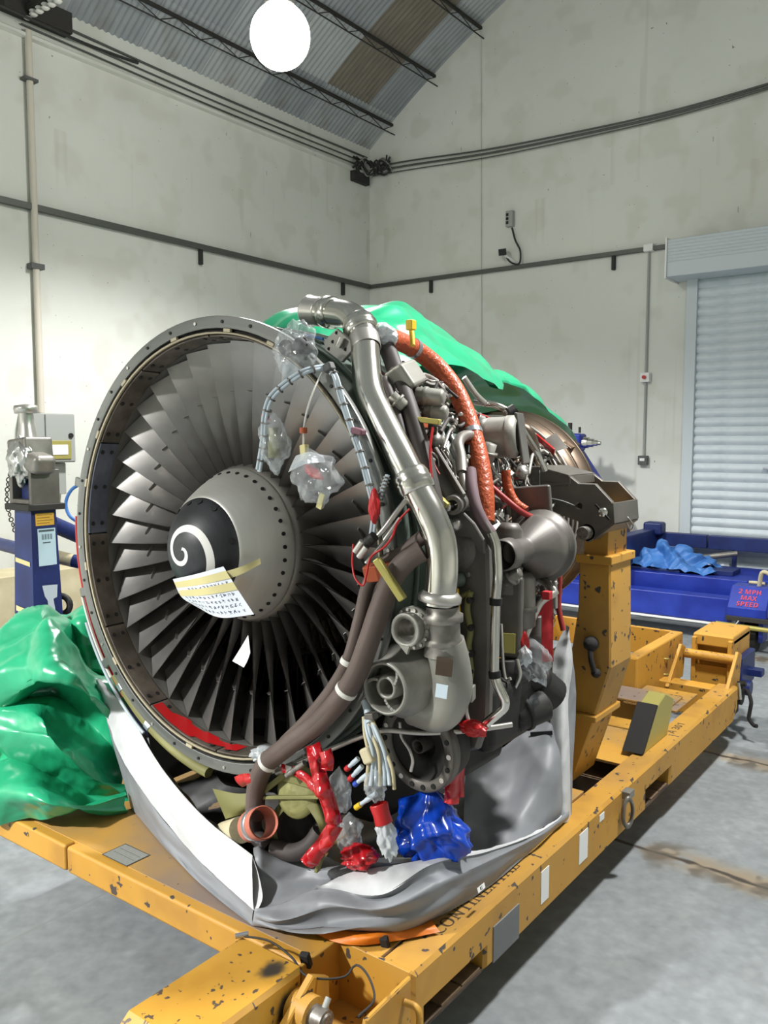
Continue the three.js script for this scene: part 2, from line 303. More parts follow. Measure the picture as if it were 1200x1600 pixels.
// ---------------------------------------------------------------- the hall
const WX = -7.73, WZ = -10, EX = 4.97, FZ = 9;
const roofY = x => { const s = x - WX; return 6.12 + .775 * s - .061 * s * s; };
{
  const fl = struct('floor', 'grey painted concrete hangar floor with stained cracked joints', 'floor');
  const top = flat(new THREE.BoxGeometry(EX - WX + .4, .2, FZ - WZ + .4)); top.translate((EX + WX) / 2, -.1, (FZ + WZ) / 2);
  const p = top.attributes.position, uv = top.attributes.uv; for (let i = 0; i < p.count; i++) uv.setXY(i, (p.getX(i) + 4.5) / 7, (p.getZ(i) + 6) / 7);
  part(fl, 'slab', top, MAT.floor);
  const wl = struct('wall_left', 'long rough plastered off-white wall with pipes and cables', 'wall'); part(wl, 'plaster', bx(WX - .3, WX, 0, 6.3, WZ - .3, FZ, 0), MAT.wall);
  const wr = struct('wall_right', 'plain plastered hangar side wall', 'wall'); part(wr, 'plaster', bx(EX, EX + .3, 0, 6.3, WZ - .3, FZ, 0), MAT.wall);
  const arch = [[WX - .01, 0], [EX + .01, 0]]; for (let i = 0; i <= 40; i++) { const x = lerp(EX, WX, i / 40); arch.push([x, roofY(x) + .06]); }
  const wb = struct('wall_back', 'plastered gable wall with arched top behind the engine', 'wall'); part(wb, 'plaster', extrudeZ(arch, WZ - .3, WZ, { bevel: 0 }), MAT.wall);
  const wf = struct('wall_front', 'plain plastered gable wall', 'wall'); part(wf, 'plaster', extrudeZ(arch, FZ, FZ + .3, { bevel: 0 }), MAT.wall);
}
// curved roof: corrugated sheets one by one where they show, a plain shell beyond
const PURL = [-7.32, -6.6, -5.88, -5.16, -4.4, -3.6, -2.7, -1.4];
{
  const rf = struct('ceiling', 'curved corrugated metal roof with brown panels', 'roof');
  const xs = [WX - .05, ...PURL], ZW = .86;
  const variants = [MAT.roof, std({ map: roofTex, color: 0xdadde0, roughness: .62, metalness: .35 }), std({ map: roofTex, color: 0xeef0f2, roughness: .55, metalness: .4 })];
  let k = 0;
  for (let a = 0; a < xs.length - 1; a++) {
    const x0 = xs[a] - .05, x1 = xs[a + 1] + .05, na = 5, nc = 68;
    const pos = [], idx = [], uv = [];
    for (let i = 0; i <= na; i++) for (let j = 0; j <= nc; j++) { const x = lerp(x0, x1, i / na), w = j / nc * (ZW + .03); pos.push(x, roofY(x) + .02 + .0095 * Math.cos(w / .076 * 2 * Math.PI) + (a % 2) * .004, -w); uv.push(w, x); if (i < na && j < nc) { const q = i * (nc + 1) + j; idx.push(q, q + 1, q + nc + 1, q + 1, q + nc + 2, q + nc + 1); } }
    const g = new THREE.BufferGeometry(); g.setAttribute('position', new THREE.Float32BufferAttribute(pos, 3)); g.setAttribute('uv', new THREE.Float32BufferAttribute(uv, 2)); g.setIndex(idx); g.computeVertexNormals();
    for (let c = 0; c < 10; c++) {
      const brown = (c === 8 && a >= 1 && a <= 4);
      put(rf, 'roof_sheet', g, brown ? MAT.roofBrown : variants[(k++ * 7 + a) % 3], V(0, (c % 2) * .003, -1.62 - c * ZW));
    }
  }
  const shell = []; for (let i = 0; i <= 40; i++) { const x = lerp(WX - .3, EX + .3, i / 40); shell.push([x, roofY(clamp(x, WX, EX)) + .1 + (x < WX ? -.1 : 0)]); } for (let i = 40; i >= 0; i--) { const x = lerp(WX - .3, EX + .3, i / 40); shell.push([x, roofY(clamp(x, WX, EX)) + .2]); }
  part(rf, 'roof_deck', extrudeZ(shell, WZ - .3, FZ + .3, { bevel: 0 }), MAT.roof);
  PURL.slice(0, 6).forEach((x, i) => {
    const y = roofY(x), t = struct('trim_' + (i + 1), 'thin lattice steel purlin under the curved roof', 'purlin'); t.userData.group = 'lattice purlins under the roof';
    part(t, 'top_chord', bar(V(x, y - .03, WZ), V(x, y - .03, 1), .035, .035), MAT.darkSteel);
    part(t, 'bottom_chord', cyl(V(x + .04, y - .17, WZ), V(x + .04, y - .17, 1), .009, .009, 6), MAT.darkSteel);
    const web = []; for (let z = WZ; z < .8; z += .55) web.push(cyl(V(x, y - .04, z), V(x + .04, y - .17, z + .27), .006, .006, 5), cyl(V(x + .04, y - .17, z + .27), V(x, y - .04, z + .55), .006, .006, 5));
    part(t, 'web', M(web), MAT.darkSteel);
  });
}
// roller shutter in the back wall
{
  const d = struct('door_1', 'pale blue-white roller shutter door with horizontal slats', 'shutter door');
  const x0 = -2.98, x1 = .4, top = 3.75, pitch = .104, prof = [];
  for (let i = 0; i <= 8; i++) { const t = i / 8; prof.push([WZ + .05 + .022 * Math.sin(Math.PI * t), t * pitch * .93]); } prof.push([WZ + .045, pitch * .95], [WZ + .045, pitch], [WZ + .03, pitch], [WZ + .03, 0]);
  const g = extrudeX(prof, x0 - .02, x1 + .02, { bevel: 0 });
  for (let k = 0; k < 36; k++) put(d, 'slat', g, MAT.shutter, V(0, .02 + k * pitch, 0));
  part(d, 'guide_rail', bx(-3.09, -2.97, 0, 3.8, WZ, WZ + .1), MAT.shutterFrame); part(d, 'guide_rail', bx(.38, .5, 0, 3.8, WZ, WZ + .1), MAT.shutterFrame);
  const hood = part(d, 'hood', bx(-3.22, .62, 3.76, 4.17, WZ, WZ + .42, .012), MAT.shutterFrame);
  for (let k = 0; k < 7; k++) part(hood, 'rib', bx(-3.215, .615, 3.92 + k * .035, 3.93 + k * .035, WZ + .4, WZ + .428, .003), MAT.shutterFrame);
  part(d, 'end_cap', bx(-3.235, -3.215, 3.74, 4.19, WZ, WZ + .44, .004), MAT.white);
  part(d, 'lock_handle', M(bx(-2.16, -2.1, 1.62, 1.65, WZ + .07, WZ + .13), cyl(V(-2.2, 1.635, WZ + .12), V(-2.0, 1.635, WZ + .12), .012)), MAT.zinc);
}
// pipes and cables on the walls
{
  const y = 4.18;
  const c1 = thing('conduit', 'dark steel conduit running level along the long plastered wall', 'conduit', V(WX, y, -6));
  part(c1, 'pipe', bar(V(WX + .035, y, WZ + .03), V(WX + .035, y, 1), .05, .06), MAT.conduit);
  for (const z of [-9.35, -6.75, -3]) part(c1, 'bracket', bx(WX, WX + .05, y - .2, y - .03, z - .02, z + .02), MAT.cable);
  const c2 = thing('conduit', 'dark steel conduit running level along the gable wall to the shutter', 'conduit', V(-5, y, WZ));
  part(c2, 'pipe', bar(V(WX + .03, y, WZ + .035), V(-3.22, y, WZ + .035), .05, .05), MAT.conduit);
  for (const p of [atZ(675, 448, WZ), atZ(960, 410, WZ)]) part(c2, 'bracket', bx(p.x - .02, p.x + .02, y - .19, y, WZ, WZ + .05), MAT.cable);
  const pv = PZ([[751, 60, -9.985], [752, 500, -9.985], [752.5, 640, -9.985]]); solo('wall_cable', 'faint thin painted cable running down the gable wall above the engine', 'cable', tube(pv, .008, { seg: 6 }), MAT.wall);
  const a = atX(36, 45, WX + .04), b = atX(70, 645, WX + .04); const zc = (a.z + b.z) / 2;
  const dp = thing('down_pipe', 'cream plastic pipe running down the wall to the grey switch box', 'pipe', V(WX + .05, 2.2, zc));
  part(dp, 'pipe', cyl(V(WX + .05, b.y, zc), V(WX + .05, a.y, zc), .032), MAT.pvc);
  for (const yy of [a.y - .45, a.y - 2.2, y - .55]) part(dp, 'saddle_clip', bx(WX, WX + .09, yy - .015, yy + .015, zc - .07, zc + .07), MAT.greyDark);
  // eave cables
  [[.0, .012], [-.08, .009], [-.15, .009]].forEach(([dy, r], i) => { const yy = 6.0 + dy; solo('eave_cable', ['top cable of three along the eave of the long wall', 'middle cable of three along the eave of the long wall', 'lowest cable of three along the eave of the long wall'][i], 'cable', tube([V(WX + .03, yy, -9.9), V(WX + .03, yy - .03, -7), V(WX + .03, yy, -4.6)], r, { seg: 6 }), MAT.conduit); });
  part(struct('trim_7', 'raised plaster ledge under the eave of the long wall', 'ledge'), 'ledge', bx(WX, WX + .06, 5.74, 5.78, WZ, 1), MAT.wall);
  const sag = (o, r, lab) => solo('gable_cable', lab, 'cable', tube(PZ([[582, 268 + o, -9.94], [640, 258 + o, -9.94], [760, 240 + o * .9, -9.94], [900, 212 + o * .8, -9.94], [1050, 178 + o * .7, -9.94], [1230, 126 + o * .6, -9.94], [1700, -20 + o * .5, -9.94]]), r, { seg: 6 }), MAT.conduit);
  sag(-7, .011, 'upper sagging cable strung across the gable wall'); sag(0, .014, 'thick middle sagging cable strung across the gable wall'); sag(7, .008, 'thin lower sagging cable strung across the gable wall');
  // tangle of cables at the corner
  const tg = thing('cable_tangle', 'tangle of dark cables bunched at the wall corner under the eave', 'cables', V(-7.5, 5.8, -9.8)); reseed(77);
  for (let k = 0; k < 12; k++) { const pts = []; for (let i = 0; i < 6; i++) { const t = i / 5; pts.push(V(WX + .05 + rnd(0, .1) + .55 * Math.max(0, t - .4), 5.82 + rnd(-.12, .14), WZ + .06 + rnd(0, .08) + .7 * Math.max(0, .5 - t))); } part(tg, 'cable', tube(pts, rnd(.008, .016), { seg: 6 }), k % 3 ? MAT.cable : MAT.cableGrey); }
  part(tg, 'bracket', bx(WX, WX + .08, 5.6, 5.74, WZ + .1, WZ + .45), MAT.cable);
  // insulator cluster on the left
  const ic = atX(60, 22, WX + .12), ins = thing('insulator_rack', 'dark iron rack with white cable insulators at the top of the wall', 'insulators', V(WX, ic.y - .3, ic.z));
  part(ins, 'bracket', M(bx(WX + .002, WX + .14, ic.y - .06, ic.y + .14, ic.z - .35, ic.z + .35), bx(WX + .002, WX + .68, ic.y - .02, ic.y + .03, ic.z + .06, ic.z + .14)), MAT.darkSteel); reseed(5);
  for (let k = 0; k < 6; k++) { const p = V(WX + .1 + .1 * k, ic.y - .02, ic.z + .1); part(ins, 'insulator', latheDir([[0, 0], [.025, 0], [.04, .015], [.025, .03], [.04, .045], [.025, .06], [0, .06]], p, V(0, -1, 0), 12), MAT.wireWhite); }
  part(ins, 'cable', tube([V(WX + .1, ic.y - .05, ic.z + 1), V(WX + .2, ic.y - .12, ic.z), V(WX + .05, ic.y - .05, ic.z - .6), V(WX + .03, 5.95, ic.z - 1.2)], .015, { seg: 6 }), MAT.cable);
  // switch drops near the shutter
  const s = atZ(1010, 590, WZ), sd = thing('switch_drop', 'thin vertical conduit with two small switch boxes beside the shutter', 'switch', V(s.x, 2, WZ));
  part(sd, 'pipe', cyl(V(s.x, 1.75, WZ + .02), V(s.x, 4.18, WZ + .02), .014), MAT.grey);
  const b1 = part(sd, 'switch_box', bx(s.x - .055, s.x + .055, s.y - .055, s.y + .055, WZ, WZ + .07), MAT.white); part(b1, 'red_knob', cyl(V(s.x, s.y, WZ + .07), V(s.x, s.y, WZ + .1), .022), MAT.redTape);
  const s2 = atZ(1007, 719, WZ), b2 = part(sd, 'switch_box', bx(s.x - .055, s.x + .055, s2.y - .055, s2.y + .055, WZ, WZ + .07), MAT.greyDark); part(b2, 'rocker', bx(s.x - .03, s.x + .03, s2.y - .01, s2.y + .025, WZ + .07, WZ + .08), MAT.white);
  part(sd, 'junction_box', bx(s.x - .05, s.x + .06, 4.15, 4.23, WZ, WZ + .08), MAT.white);
  // socket and small floodlight with its lead
  const sk = atZ(799, 343, WZ), so = thing('socket_box', 'grey double socket box high on the gable wall', 'socket', V(sk.x, sk.y - .1, WZ));
  part(so, 'box', bx(sk.x - .05, sk.x + .05, sk.y - .1, sk.y + .1, WZ, WZ + .07), MAT.grey); for (const dy of [-.05, 0, .05]) part(so, 'socket', bx(sk.x - .04, sk.x - .005, sk.y + dy - .018, sk.y + dy + .018, WZ + .065, WZ + .075, .002), MAT.black);
  const lead = PZ([[800, 356, -9.96], [805, 375, -9.95], [813, 393, -9.93], [811, 412, -9.93], [798, 410, -9.93], [790, 400, -9.9]]); part(so, 'lead', tube(lead, .012, { seg: 6 }), MAT.cable);
  const fc = atZ(785, 394, -9.85), cam = thing('wall_camera', 'small black wall camera on a white bracket above the conduit', 'camera', V(fc.x, fc.y - .05, WZ));
  part(cam, 'body', ob(fc, .1, .08, .13, [.2, .5, 0]), MAT.black); part(cam, 'mount', cyl(fc.clone().add(V(.02, -.03, -.03)), V(fc.x + .1, fc.y - .12, WZ), .02), MAT.white);
  // electrical enclosure on the left wall
  const e0 = atX(46, 645, WX + .2), e1 = atX(119, 722, WX + .2), eb = thing('switch_cabinet', 'grey steel switch cabinet with a breaker window on the long wall', 'electrical box', V(WX, e1.y, (e0.z + e1.z) / 2));
  const y0 = e1.y, y1 = e0.y + .0, z0 = Math.min(e0.z, e1.z), z1 = Math.max(e0.z, e1.z);
  part(eb, 'cabinet', bx(WX, WX + .19, y0, y1, z0, z1, .008), MAT.grey); const dr = part(eb, 'door', bx(WX + .19, WX + .21, y0 + .01, y1 - .01, z0 + .01, z1 - .16, .004), MAT.grey);
  const wz = lerp(z0, z1, .42), wy = lerp(y0, y1, .26); part(dr, 'window_frame', bx(WX + .2, WX + .225, wy - .09, wy + .09, wz - .14, wz + .16), MAT.brass); part(dr, 'breaker_row', bx(WX + .22, WX + .232, wy - .05, wy + .05, wz - .1, wz + .12), MAT.white); part(dr, 'lock', cyl(V(WX + .2, wy + .14, z0 + .06), V(WX + .225, wy + .14, z0 + .06), .025), MAT.black);
  solo('cable_box', 'small pale grey box fixed below the switch cabinet', 'box', bx(WX, WX + .1, y0 - .32, y0 - .01, wz - .15, wz + .08), MAT.grey);
}
// lamps
for (let i = 0; i < LAMPS.length; i++) {
  const [x, y, z, cd] = LAMPS[i], L = thing('high_bay_lamp', ['bright white high-bay lamp hanging under the curved roof', 'high-bay lamp hanging in front of the engine inlet', 'high-bay lamp hanging over the side of the stand', 'high-bay lamp hanging at the front end of the hall'][i], 'lamp', V(x, y - .2, z));
  part(L, 'globe', (() => { const g = new THREE.SphereGeometry(.235, 32, 24); g.scale(1, 1.05, 1); g.translate(x, y, z); return flat(g); })(), MAT.lamp, 'glowing white bulb');
  part(L, 'housing', latheDir([[0, .4], [.06, .4], [.08, .3], [.12, .26], [.12, .22]], V(x, y, z), UP), MAT.alu);
  part(L, 'stem', cyl(V(x, y + .4, z), V(x, roofY(x) + .02, z), .012), MAT.darkSteel);
  const s = new THREE.SpotLight(LAMP_COLOR, cd, 0, 1.28, .35, 2); s.position.set(0, -.12, 0); s.target.position.set(0, -5, 0); s.castShadow = true; s.shadow.radius = 9; s.shadow.mapSize.set(2048, 2048); L.add(s); L.add(s.target);
  const o = new THREE.PointLight(LAMP_COLOR, 3, 0, 2); o.position.set(0, .2, 0); o.castShadow = true; o.shadow.radius = 8; L.add(o);
}

// ---------------------------------------------------------------- print
function canvasMat(w, h, draw, o = {}) {
  const c = document.createElement('canvas'); c.width = w; c.height = h; const x = c.getContext('2d'); draw(x, w, h);
  const t = new THREE.CanvasTexture(c); t.colorSpace = THREE.SRGBColorSpace;
  return std({ map: t, roughness: .6, ...o });
}
function quad(a, b, c, d) {                                  // corners: bottom left, bottom right, top right, top left
  const g = new THREE.BufferGeometry(); g.setAttribute('position', new THREE.Float32BufferAttribute([a, b, c, a, c, d].flatMap(p => [p.x, p.y, p.z]), 3));
  g.setAttribute('uv', new THREE.Float32BufferAttribute([0, 0, 1, 0, 1, 1, 0, 0, 1, 1, 0, 1], 2)); g.computeVertexNormals(); return g;
}

// ---------------------------------------------------------------- yellow engine transport stand
const DK = .40, RX = -1.32;                                  // deck height, outer face of the right rail
const stand = thing('engine_stand', 'worn yellow steel engine transport stand carrying the jet engine', 'stand', V(-2.33, 0, -3.5));
{
  const S = stand;
  // side rails with fork pockets
  const prof = [[-1.912, DK], [-1.912, .19], [-1.975, .19], [-1.975, .265], [-2.33, .265], [-2.33, .19], [-3.85, .19], [-3.85, .285], [-4.21, .285], [-4.21, .19], [-5.40, .19], [-5.50, .26], [-5.50, DK]];
  const rail = part(S, 'side_rail', extrudeX(prof, RX - .13, RX, { bevel: .012 }), MAT.yellowWorn);
  part(S, 'side_rail', extrudeX(prof, -3.35, -3.22, { bevel: .012 }), MAT.yellowWorn);
  for (const [a, b, h] of [[-2.33, -1.975, .265], [-4.21, -3.85, .285]]) {
    part(S, 'fork_pocket', M(bx(-3.2, RX - .012, .185, .197, a, b, 0), bx(-3.2, RX - .125, h - .004, h + .006, a, b, 0), bx(-3.2, RX - .125, .19, h, a - .008, a + .004, 0), bx(-3.2, RX - .125, .19, h, b - .004, b + .008, 0)), MAT.rust);
    for (const t of [.36, .7]) part(S, 'pocket_plank', bx(-3.1, RX - .014, .197, .205, lerp(a, b, t - .33), lerp(a, b, t - .01), .002), MAT.wood);
  }
  part(S, 'rail_end_plate', extrudeX([[-1.90, DK], [-1.69, DK - .01], [-1.67, .30], [-1.70, .19], [-1.90, .19]], RX - .016, RX, { bevel: .004 }), MAT.yellowWorn);
  // front beam in two lengths with a seam, deck plates
  part(S, 'front_beam', bx(-2.83, -1.605, .295, DK, -1.86, -1.756, .012), MAT.yellow); part(S, 'front_beam', bx(-3.36, -2.838, .295, DK, -1.86, -1.756, .012), MAT.yellow);
  part(S, 'deck_plate', bx(-3.22, -1.605, .388, DK + .002, -3.42, -1.80, .003), MAT.deck); part(S, 'deck_plate', bx(-1.603, -1.45, .388, DK + .001, -3.42, -1.915, .003), MAT.deck);
  part(S, 'deck_plate', bx(-3.22, -1.45, .37, .385, -4.35, -3.86, .003), MAT.deck);
  // open tray at the front corner
  part(S, 'tray', M(bx(-1.617, -1.603, .2, DK + .004, -1.92, -1.74, .004), bx(-1.61, RX - .014, .2, DK + .003, -1.925, -1.911, .004), bx(-1.61, RX - .014, .2, .212, -1.915, -1.74, 0), bx(-1.61, RX - .014, .2, .27, -1.752, -1.738, .004)), MAT.yellowWorn);
  // rear cross members
  part(S, 'cross_beam', bx(-3.22, -1.45, .2, .36, -4.6, -4.45, .01), MAT.yellow); part(S, 'cross_beam', bx(-3.22, -1.45, .2, DK - .01, -5.5, -5.38, .01), MAT.yellow);
  part(S, 'raised_beam', bx(-1.86, -1.78, .30, .62, -5.86, -4.98, .012), MAT.yellow); part(S, 'raised_beam', bx(-2.85, -2.77, .30, .62, -5.86, -4.98, .012), MAT.yellow);
  part(S, 'raised_panel', bx(-2.77, -1.86, .42, .615, -5.88, -5.85, .006), MAT.yellow); part(S, 'raised_panel', bx(-2.77, -1.86, .25, .57, -5.05, -5.02, .006), MAT.yellow); part(S, 'raised_panel', bx(-2.0, -1.79, .22, .61, -4.995, -4.975, .004), MAT.yellow);
  part(S, 'shelf_plate', bx(-1.77, -1.46, .405, .42, -5.12, -4.72, .004), MAT.deck); part(S, 'shelf_plate', bx(-2.1, -1.5, .42, .435, -4.97, -4.72, .004), MAT.deck);
  // bumper block
  part(S, 'bumper_block', extrudeX([[-4.0, DK], [-4.18, .59], [-4.32, .63], [-4.46, .57], [-4.36, DK]], -1.485, -1.392, { bevel: .004 }), MAT.brass); part(S, 'bumper_pad', extrudeX([[-3.975, DK + .01], [-4.17, .61], [-4.195, .60], [-4.005, DK + .005]], -1.49, -1.388, { bevel: .003 }), MAT.rubber);
  // columns left and right
  for (const m of [1, -1]) {
    const X = x => m > 0 ? x : -4.668 - x;
    const P = a => a.map(([x, y]) => [X(x), y]);
    const zz = m > 0 ? [-3.75, -3.5] : [-3.75, -3.5];
    let pts = P([[-1.531, 1.42], [-1.385, 1.42], [-1.372, .95], [-1.438, .72], [-1.60, .72], [-1.60, .80], [-1.585, .93], [-1.556, 1.02], [-1.531, 1.2]]); if (m < 0) pts.reverse();
    const col = part(S, 'column', extrudeZ(pts, zz[0], zz[1], { bevel: .008 }), MAT.yellowWorn);
    let leg = P([[-1.442, .70], [-1.537, DK], [-1.70, DK], [-1.62, .70]]); if (m < 0) leg.reverse();
    part(S, 'column_leg', extrudeZ(leg, -3.74, -3.49, { bevel: .006 }), MAT.yellow);
    const a = Math.min(X(-1.425), X(-1.63)), b = Math.max(X(-1.425), X(-1.63)); part(S, 'column_band', bx(a, b, .695, .725, -3.77, -3.475, .006), MAT.yellow);
    const c = Math.min(X(-1.372), X(-1.543)), d = Math.max(X(-1.372), X(-1.543)); part(S, 'collar', bx(c, d, 1.405, 1.445, -3.77, -3.485, .006), MAT.yellow);
    const e = Math.min(X(-1.402), X(-1.515)), f = Math.max(X(-1.402), X(-1.515)); part(S, 'inner_post', bx(e, f, 1.42, 1.66, -3.735, -3.515, .004), MAT.yellowWorn);
    if (m > 0) {
      const k = part(col, 'crank_handle', M(latheDir([[0, 0], [.03, 0], [.034, .02], [.024, .045], [0, .05]], V(-1.458, 1.05, -3.5), V(0, 0, 1), 18), tube([V(-1.455, 1.045, -3.47), V(-1.445, .99, -3.455), V(-1.432, .935, -3.46)], .013), latheDir([[0, 0], [.018, .004], [.022, .02], [.012, .036], [0, .04]], V(-1.43, .925, -3.49), V(.1, 0, 1), 14)), MAT.rubber);
    }
  }
  // rear caster housing
  const rc = part(S, 'caster_housing', M(bx(-1.665, -1.405, .60, .665, -6.12, -5.70, .014), bx(-1.665, -1.635, .28, .64, -6.12, -5.66, .006), bx(-1.435, -1.405, .28, .64, -6.12, -5.66, .006), bx(-1.64, -1.42, .28, .63, -5.78, -5.76, 0), bx(-1.665, -1.405, .585, .66, -5.72, -5.69, .01), bx(-1.64, -1.43, .32, .46, -5.69, -5.675, .003)), MAT.yellow);
  part(rc, 'hinge_tube', cyl(V(-1.70, .525, -5.66), V(-1.36, .525, -5.66), .032), MAT.yellow);
  for (const x of [-1.735, -1.375]) part(S, 'hinge_lug', extrudeX([[-5.36, DK - .04], [-5.66, DK - .04], [-5.70, .56], [-5.62, .59], [-5.54, .52]], x, x + .022, { bevel: .003 }), MAT.yellow);
  for (const y of [.40, .505]) part(S, 'pin_ring', (() => { const g = new THREE.TorusGeometry(.028, .006, 6, 18); g.rotateX(Math.PI / 2 - .2); g.translate(-1.79, y, -5.5); return flat(g); })(), MAT.brass);
  part(S, 'caster_jack', M(bx(-1.405, -1.36, .30, .52, -6.1, -5.75, .01), cyl(V(-1.36, .33, -5.75), V(-1.30, .33, -5.75), .05), bx(-1.37, -1.27, .37, .42, -5.98, -5.90, .008)), MAT.navy);
  part(S, 'caster_wheel', cyl(V(-1.57, .14, -5.9), V(-1.47, .14, -5.9), .14, .14, 26), MAT.rubber); part(S, 'caster_fork', M(bx(-1.62, -1.58, .1, .34, -5.95, -5.85), bx(-1.46, -1.42, .1, .34, -5.95, -5.85)), MAT.darkSteel);
  part(S, 'jack_handle', tube([V(-1.33, .33, -5.72), V(-1.29, .32, -5.66), V(-1.27, .27, -5.64), V(-1.285, .16, -5.64), V(-1.25, .12, -5.64), V(-1.23, .125, -5.63)], .013, { bend: .02 }), MAT.rubber);
  part(S, 'jack_gear', M(cyl(V(-1.37, .31, -5.62), V(-1.32, .31, -5.62), .06), cyl(V(-1.36, .38, -5.6), V(-1.30, .40, -5.6), .02)), MAT.dark); part(S, 'jack_shaft', cyl(V(-1.34, .40, -5.58), V(-1.32, .30, -5.55), .014), MAT.chrome);
  // front caster housing with its pinned yoke
  const soot = std({ roughness: .5, map: texOf(512, 1, (u, v) => { const x = u > .5 ? u - 1 - 1 : u - 2, xx = -(2 - u), z = -(2 - v); let c = mix3(c255(192, 140, 46), c255(206, 156, 62), fbm(u, v, 5, 4, 6)); c = mix3(c, c255(176, 124, 40), .45 * smooth(.5, .8, fbm(u, v, 8, 4, 8))); const ch = fbm(u, v, 52, 3, 9); if (ch > .74) c = mix3(c, c255(84, 70, 58), smooth(.74, .77, ch)); const d = Math.hypot((xx + 1.625) * 1.15, z + 1.645) + .05 * (fbm(u, v, 24, 3, 77) - .5); return mix3(c, c255(52, 48, 46), .95 * smooth(.06, .012, d)); }) });
  part(S, 'front_caster_housing', extrudeX([[-1.70, .12], [-1.70, .44], [-1.29, .44], [-1.24, .40], [-1.24, .12]], -1.82, -1.56, { bevel: .012 }), soot);
  part(S, 'yoke_plate', extrudeX([[-1.76, .24], [-1.76, .40], [-1.69, .44], [-1.55, .34], [-1.55, .26]], -1.535, -1.51, { bevel: .004 }), MAT.yellowWorn); part(S, 'yoke_plate', extrudeX([[-1.745, .22], [-1.745, .33], [-1.70, .34], [-1.58, .28], [-1.58, .22]], -1.375, -1.35, { bevel: .004 }), MAT.yellowWorn);
  const pinp = V(-1.55, .355, -1.655);
  part(S, 'hinge_boss', M(cyl(pinp.clone().add(V(0, 0, 0)), pinp.clone().add(V(.07, 0, 0)), .05, .05, 24)), MAT.yellowWorn); part(S, 'hinge_pin', M(cyl(pinp, pinp.clone().add(V(.115, 0, 0)), .032, .032, 24), cyl(pinp.clone().add(V(.112, 0, 0)), pinp.clone().add(V(.12, 0, 0)), .026, .02, 20)), MAT.steelDull);
  part(S, 'pin_toggle', cyl(pinp.clone().add(V(.10, -.06, .06)), pinp.clone().add(V(.095, .045, -.035)), .009), MAT.grey);
  part(S, 'rubber_stop', M(ob(atY(478, 1500, .41), .03, .05, .02, [.3, .3, 0]), ob(atY(610, 1478, .41).add(V(-.02, 0, 0)), .025, .05, .02, [.3, .3, 0])), MAT.rubber);
  part(S, 'pin_lanyard', tube([atY(375, 1462, .45), atY(420, 1470, .455), atY(455, 1495, .44), atY(480, 1525, .43), atY(540, 1525, .42), atY(555, 1508, .44), atY(572, 1520, .44), atY(585, 1560, .42), atY(560, 1588, .42)], .0035, { seg: 5, n: 60 }), MAT.darkSteel);
  part(S, 'lanyard_ferrule', cyl(atY(368, 1463, .45), atY(388, 1459, .455), .008), MAT.zinc);
  // tie-down ring and front hook on the rail
  part(rail, 'tie_ring', (() => { const a = atX(981, 1266, RX + .03), g = new THREE.TorusGeometry(.05, .011, 8, 24); g.scale(.55, 1.25, 1); g.rotateY(Math.PI / 2 - .5); g.translate(a.x, a.y - .01, a.z); return flat(g); })(), MAT.steelDull); part(rail, 'ring_lug', ob(atX(981, 1240, RX + .015), .04, .035, .06), MAT.steelDull);
  part(rail, 'hook', (() => { const a = atX(640, 1585, RX + .02); return tube([a.clone().add(V(-.02, .03, 0)), a.clone().add(V(.02, .02, -.01)), a.clone().add(V(.03, -.03, 0)), a.clone().add(V(.01, -.06, .02))], .01); })(), MAT.yellowWorn);
  // plates and labels on the stand
  part(rail, 'data_plate', bx(RX - .002, RX + .004, .195, .322, -2.56, -2.378, .001), MAT.plate);
  part(rail, 'paper_label', bx(RX, RX + .002, .235, .36, -2.80, -2.735, 0), MAT.white); part(rail, 'paper_label', bx(RX, RX + .002, .245, .37, -3.16, -3.075, 0), MAT.white); part(rail, 'paper_label', bx(RX, RX + .002, .345, .375, -3.33, -3.28, 0), MAT.white);
  part(S, 'deck_placard', quad(V(-2.66, DK + .004, -1.795), V(-2.51, DK + .004, -1.795), V(-2.51, DK + .004, -1.902), V(-2.66, DK + .004, -1.902)), canvasMat(256, 180, (c, w, h) => { c.fillStyle = '#8b8c86'; c.fillRect(0, 0, w, h); c.strokeStyle = '#4c4c48'; c.lineWidth = 8; c.strokeRect(4, 4, w - 8, h - 8); c.fillStyle = '#5f605c'; for (const [y, k] of [[56, 5], [104, 6]]) c.fillRect(24, y, w - 48, k); c.fillStyle = '#77786f'; for (let j = 0; j < 9; j++) for (let i = 0; i < 14; i++) if ((i * 7 + j * 5) % 4) c.fillRect(24 + i * 15, 20 + j * 17, 10, 3); }), 'grey engraved placard');
  const txt = canvasMat(1024, 128, (c, w, h) => { c.clearRect(0, 0, w, h); c.fillStyle = 'rgba(50,42,34,.85)'; c.font = '104px serif'; c.textBaseline = 'middle'; c.fillText('CONTINENTAL', 6, h / 2, w - 12); }, { transparent: true, roughness: .7 });
  part(rail, 'stencil_lettering', quad(V(RX - .03, DK + .0015, -2.12), V(RX - .03, DK + .0015, -2.86), V(RX - .105, DK + .0015, -2.86), V(RX - .105, DK + .0015, -2.12)), txt);
  const txt2 = canvasMat(256, 64, (c, w, h) => { c.clearRect(0, 0, w, h); c.fillStyle = 'rgba(70,66,60,.6)'; c.font = 'bold 50px sans-serif'; c.textBaseline = 'middle'; c.fillText('A 301', 6, h / 2, w - 12); }, { transparent: true, roughness: .7 });
  part(rail, 'stencil_lettering', quad(V(RX - .03, DK + .0015, -4.38), V(RX - .03, DK + .0015, -4.78), V(RX - .10, DK + .0015, -4.78), V(RX - .10, DK + .0015, -4.38)), txt2);
}
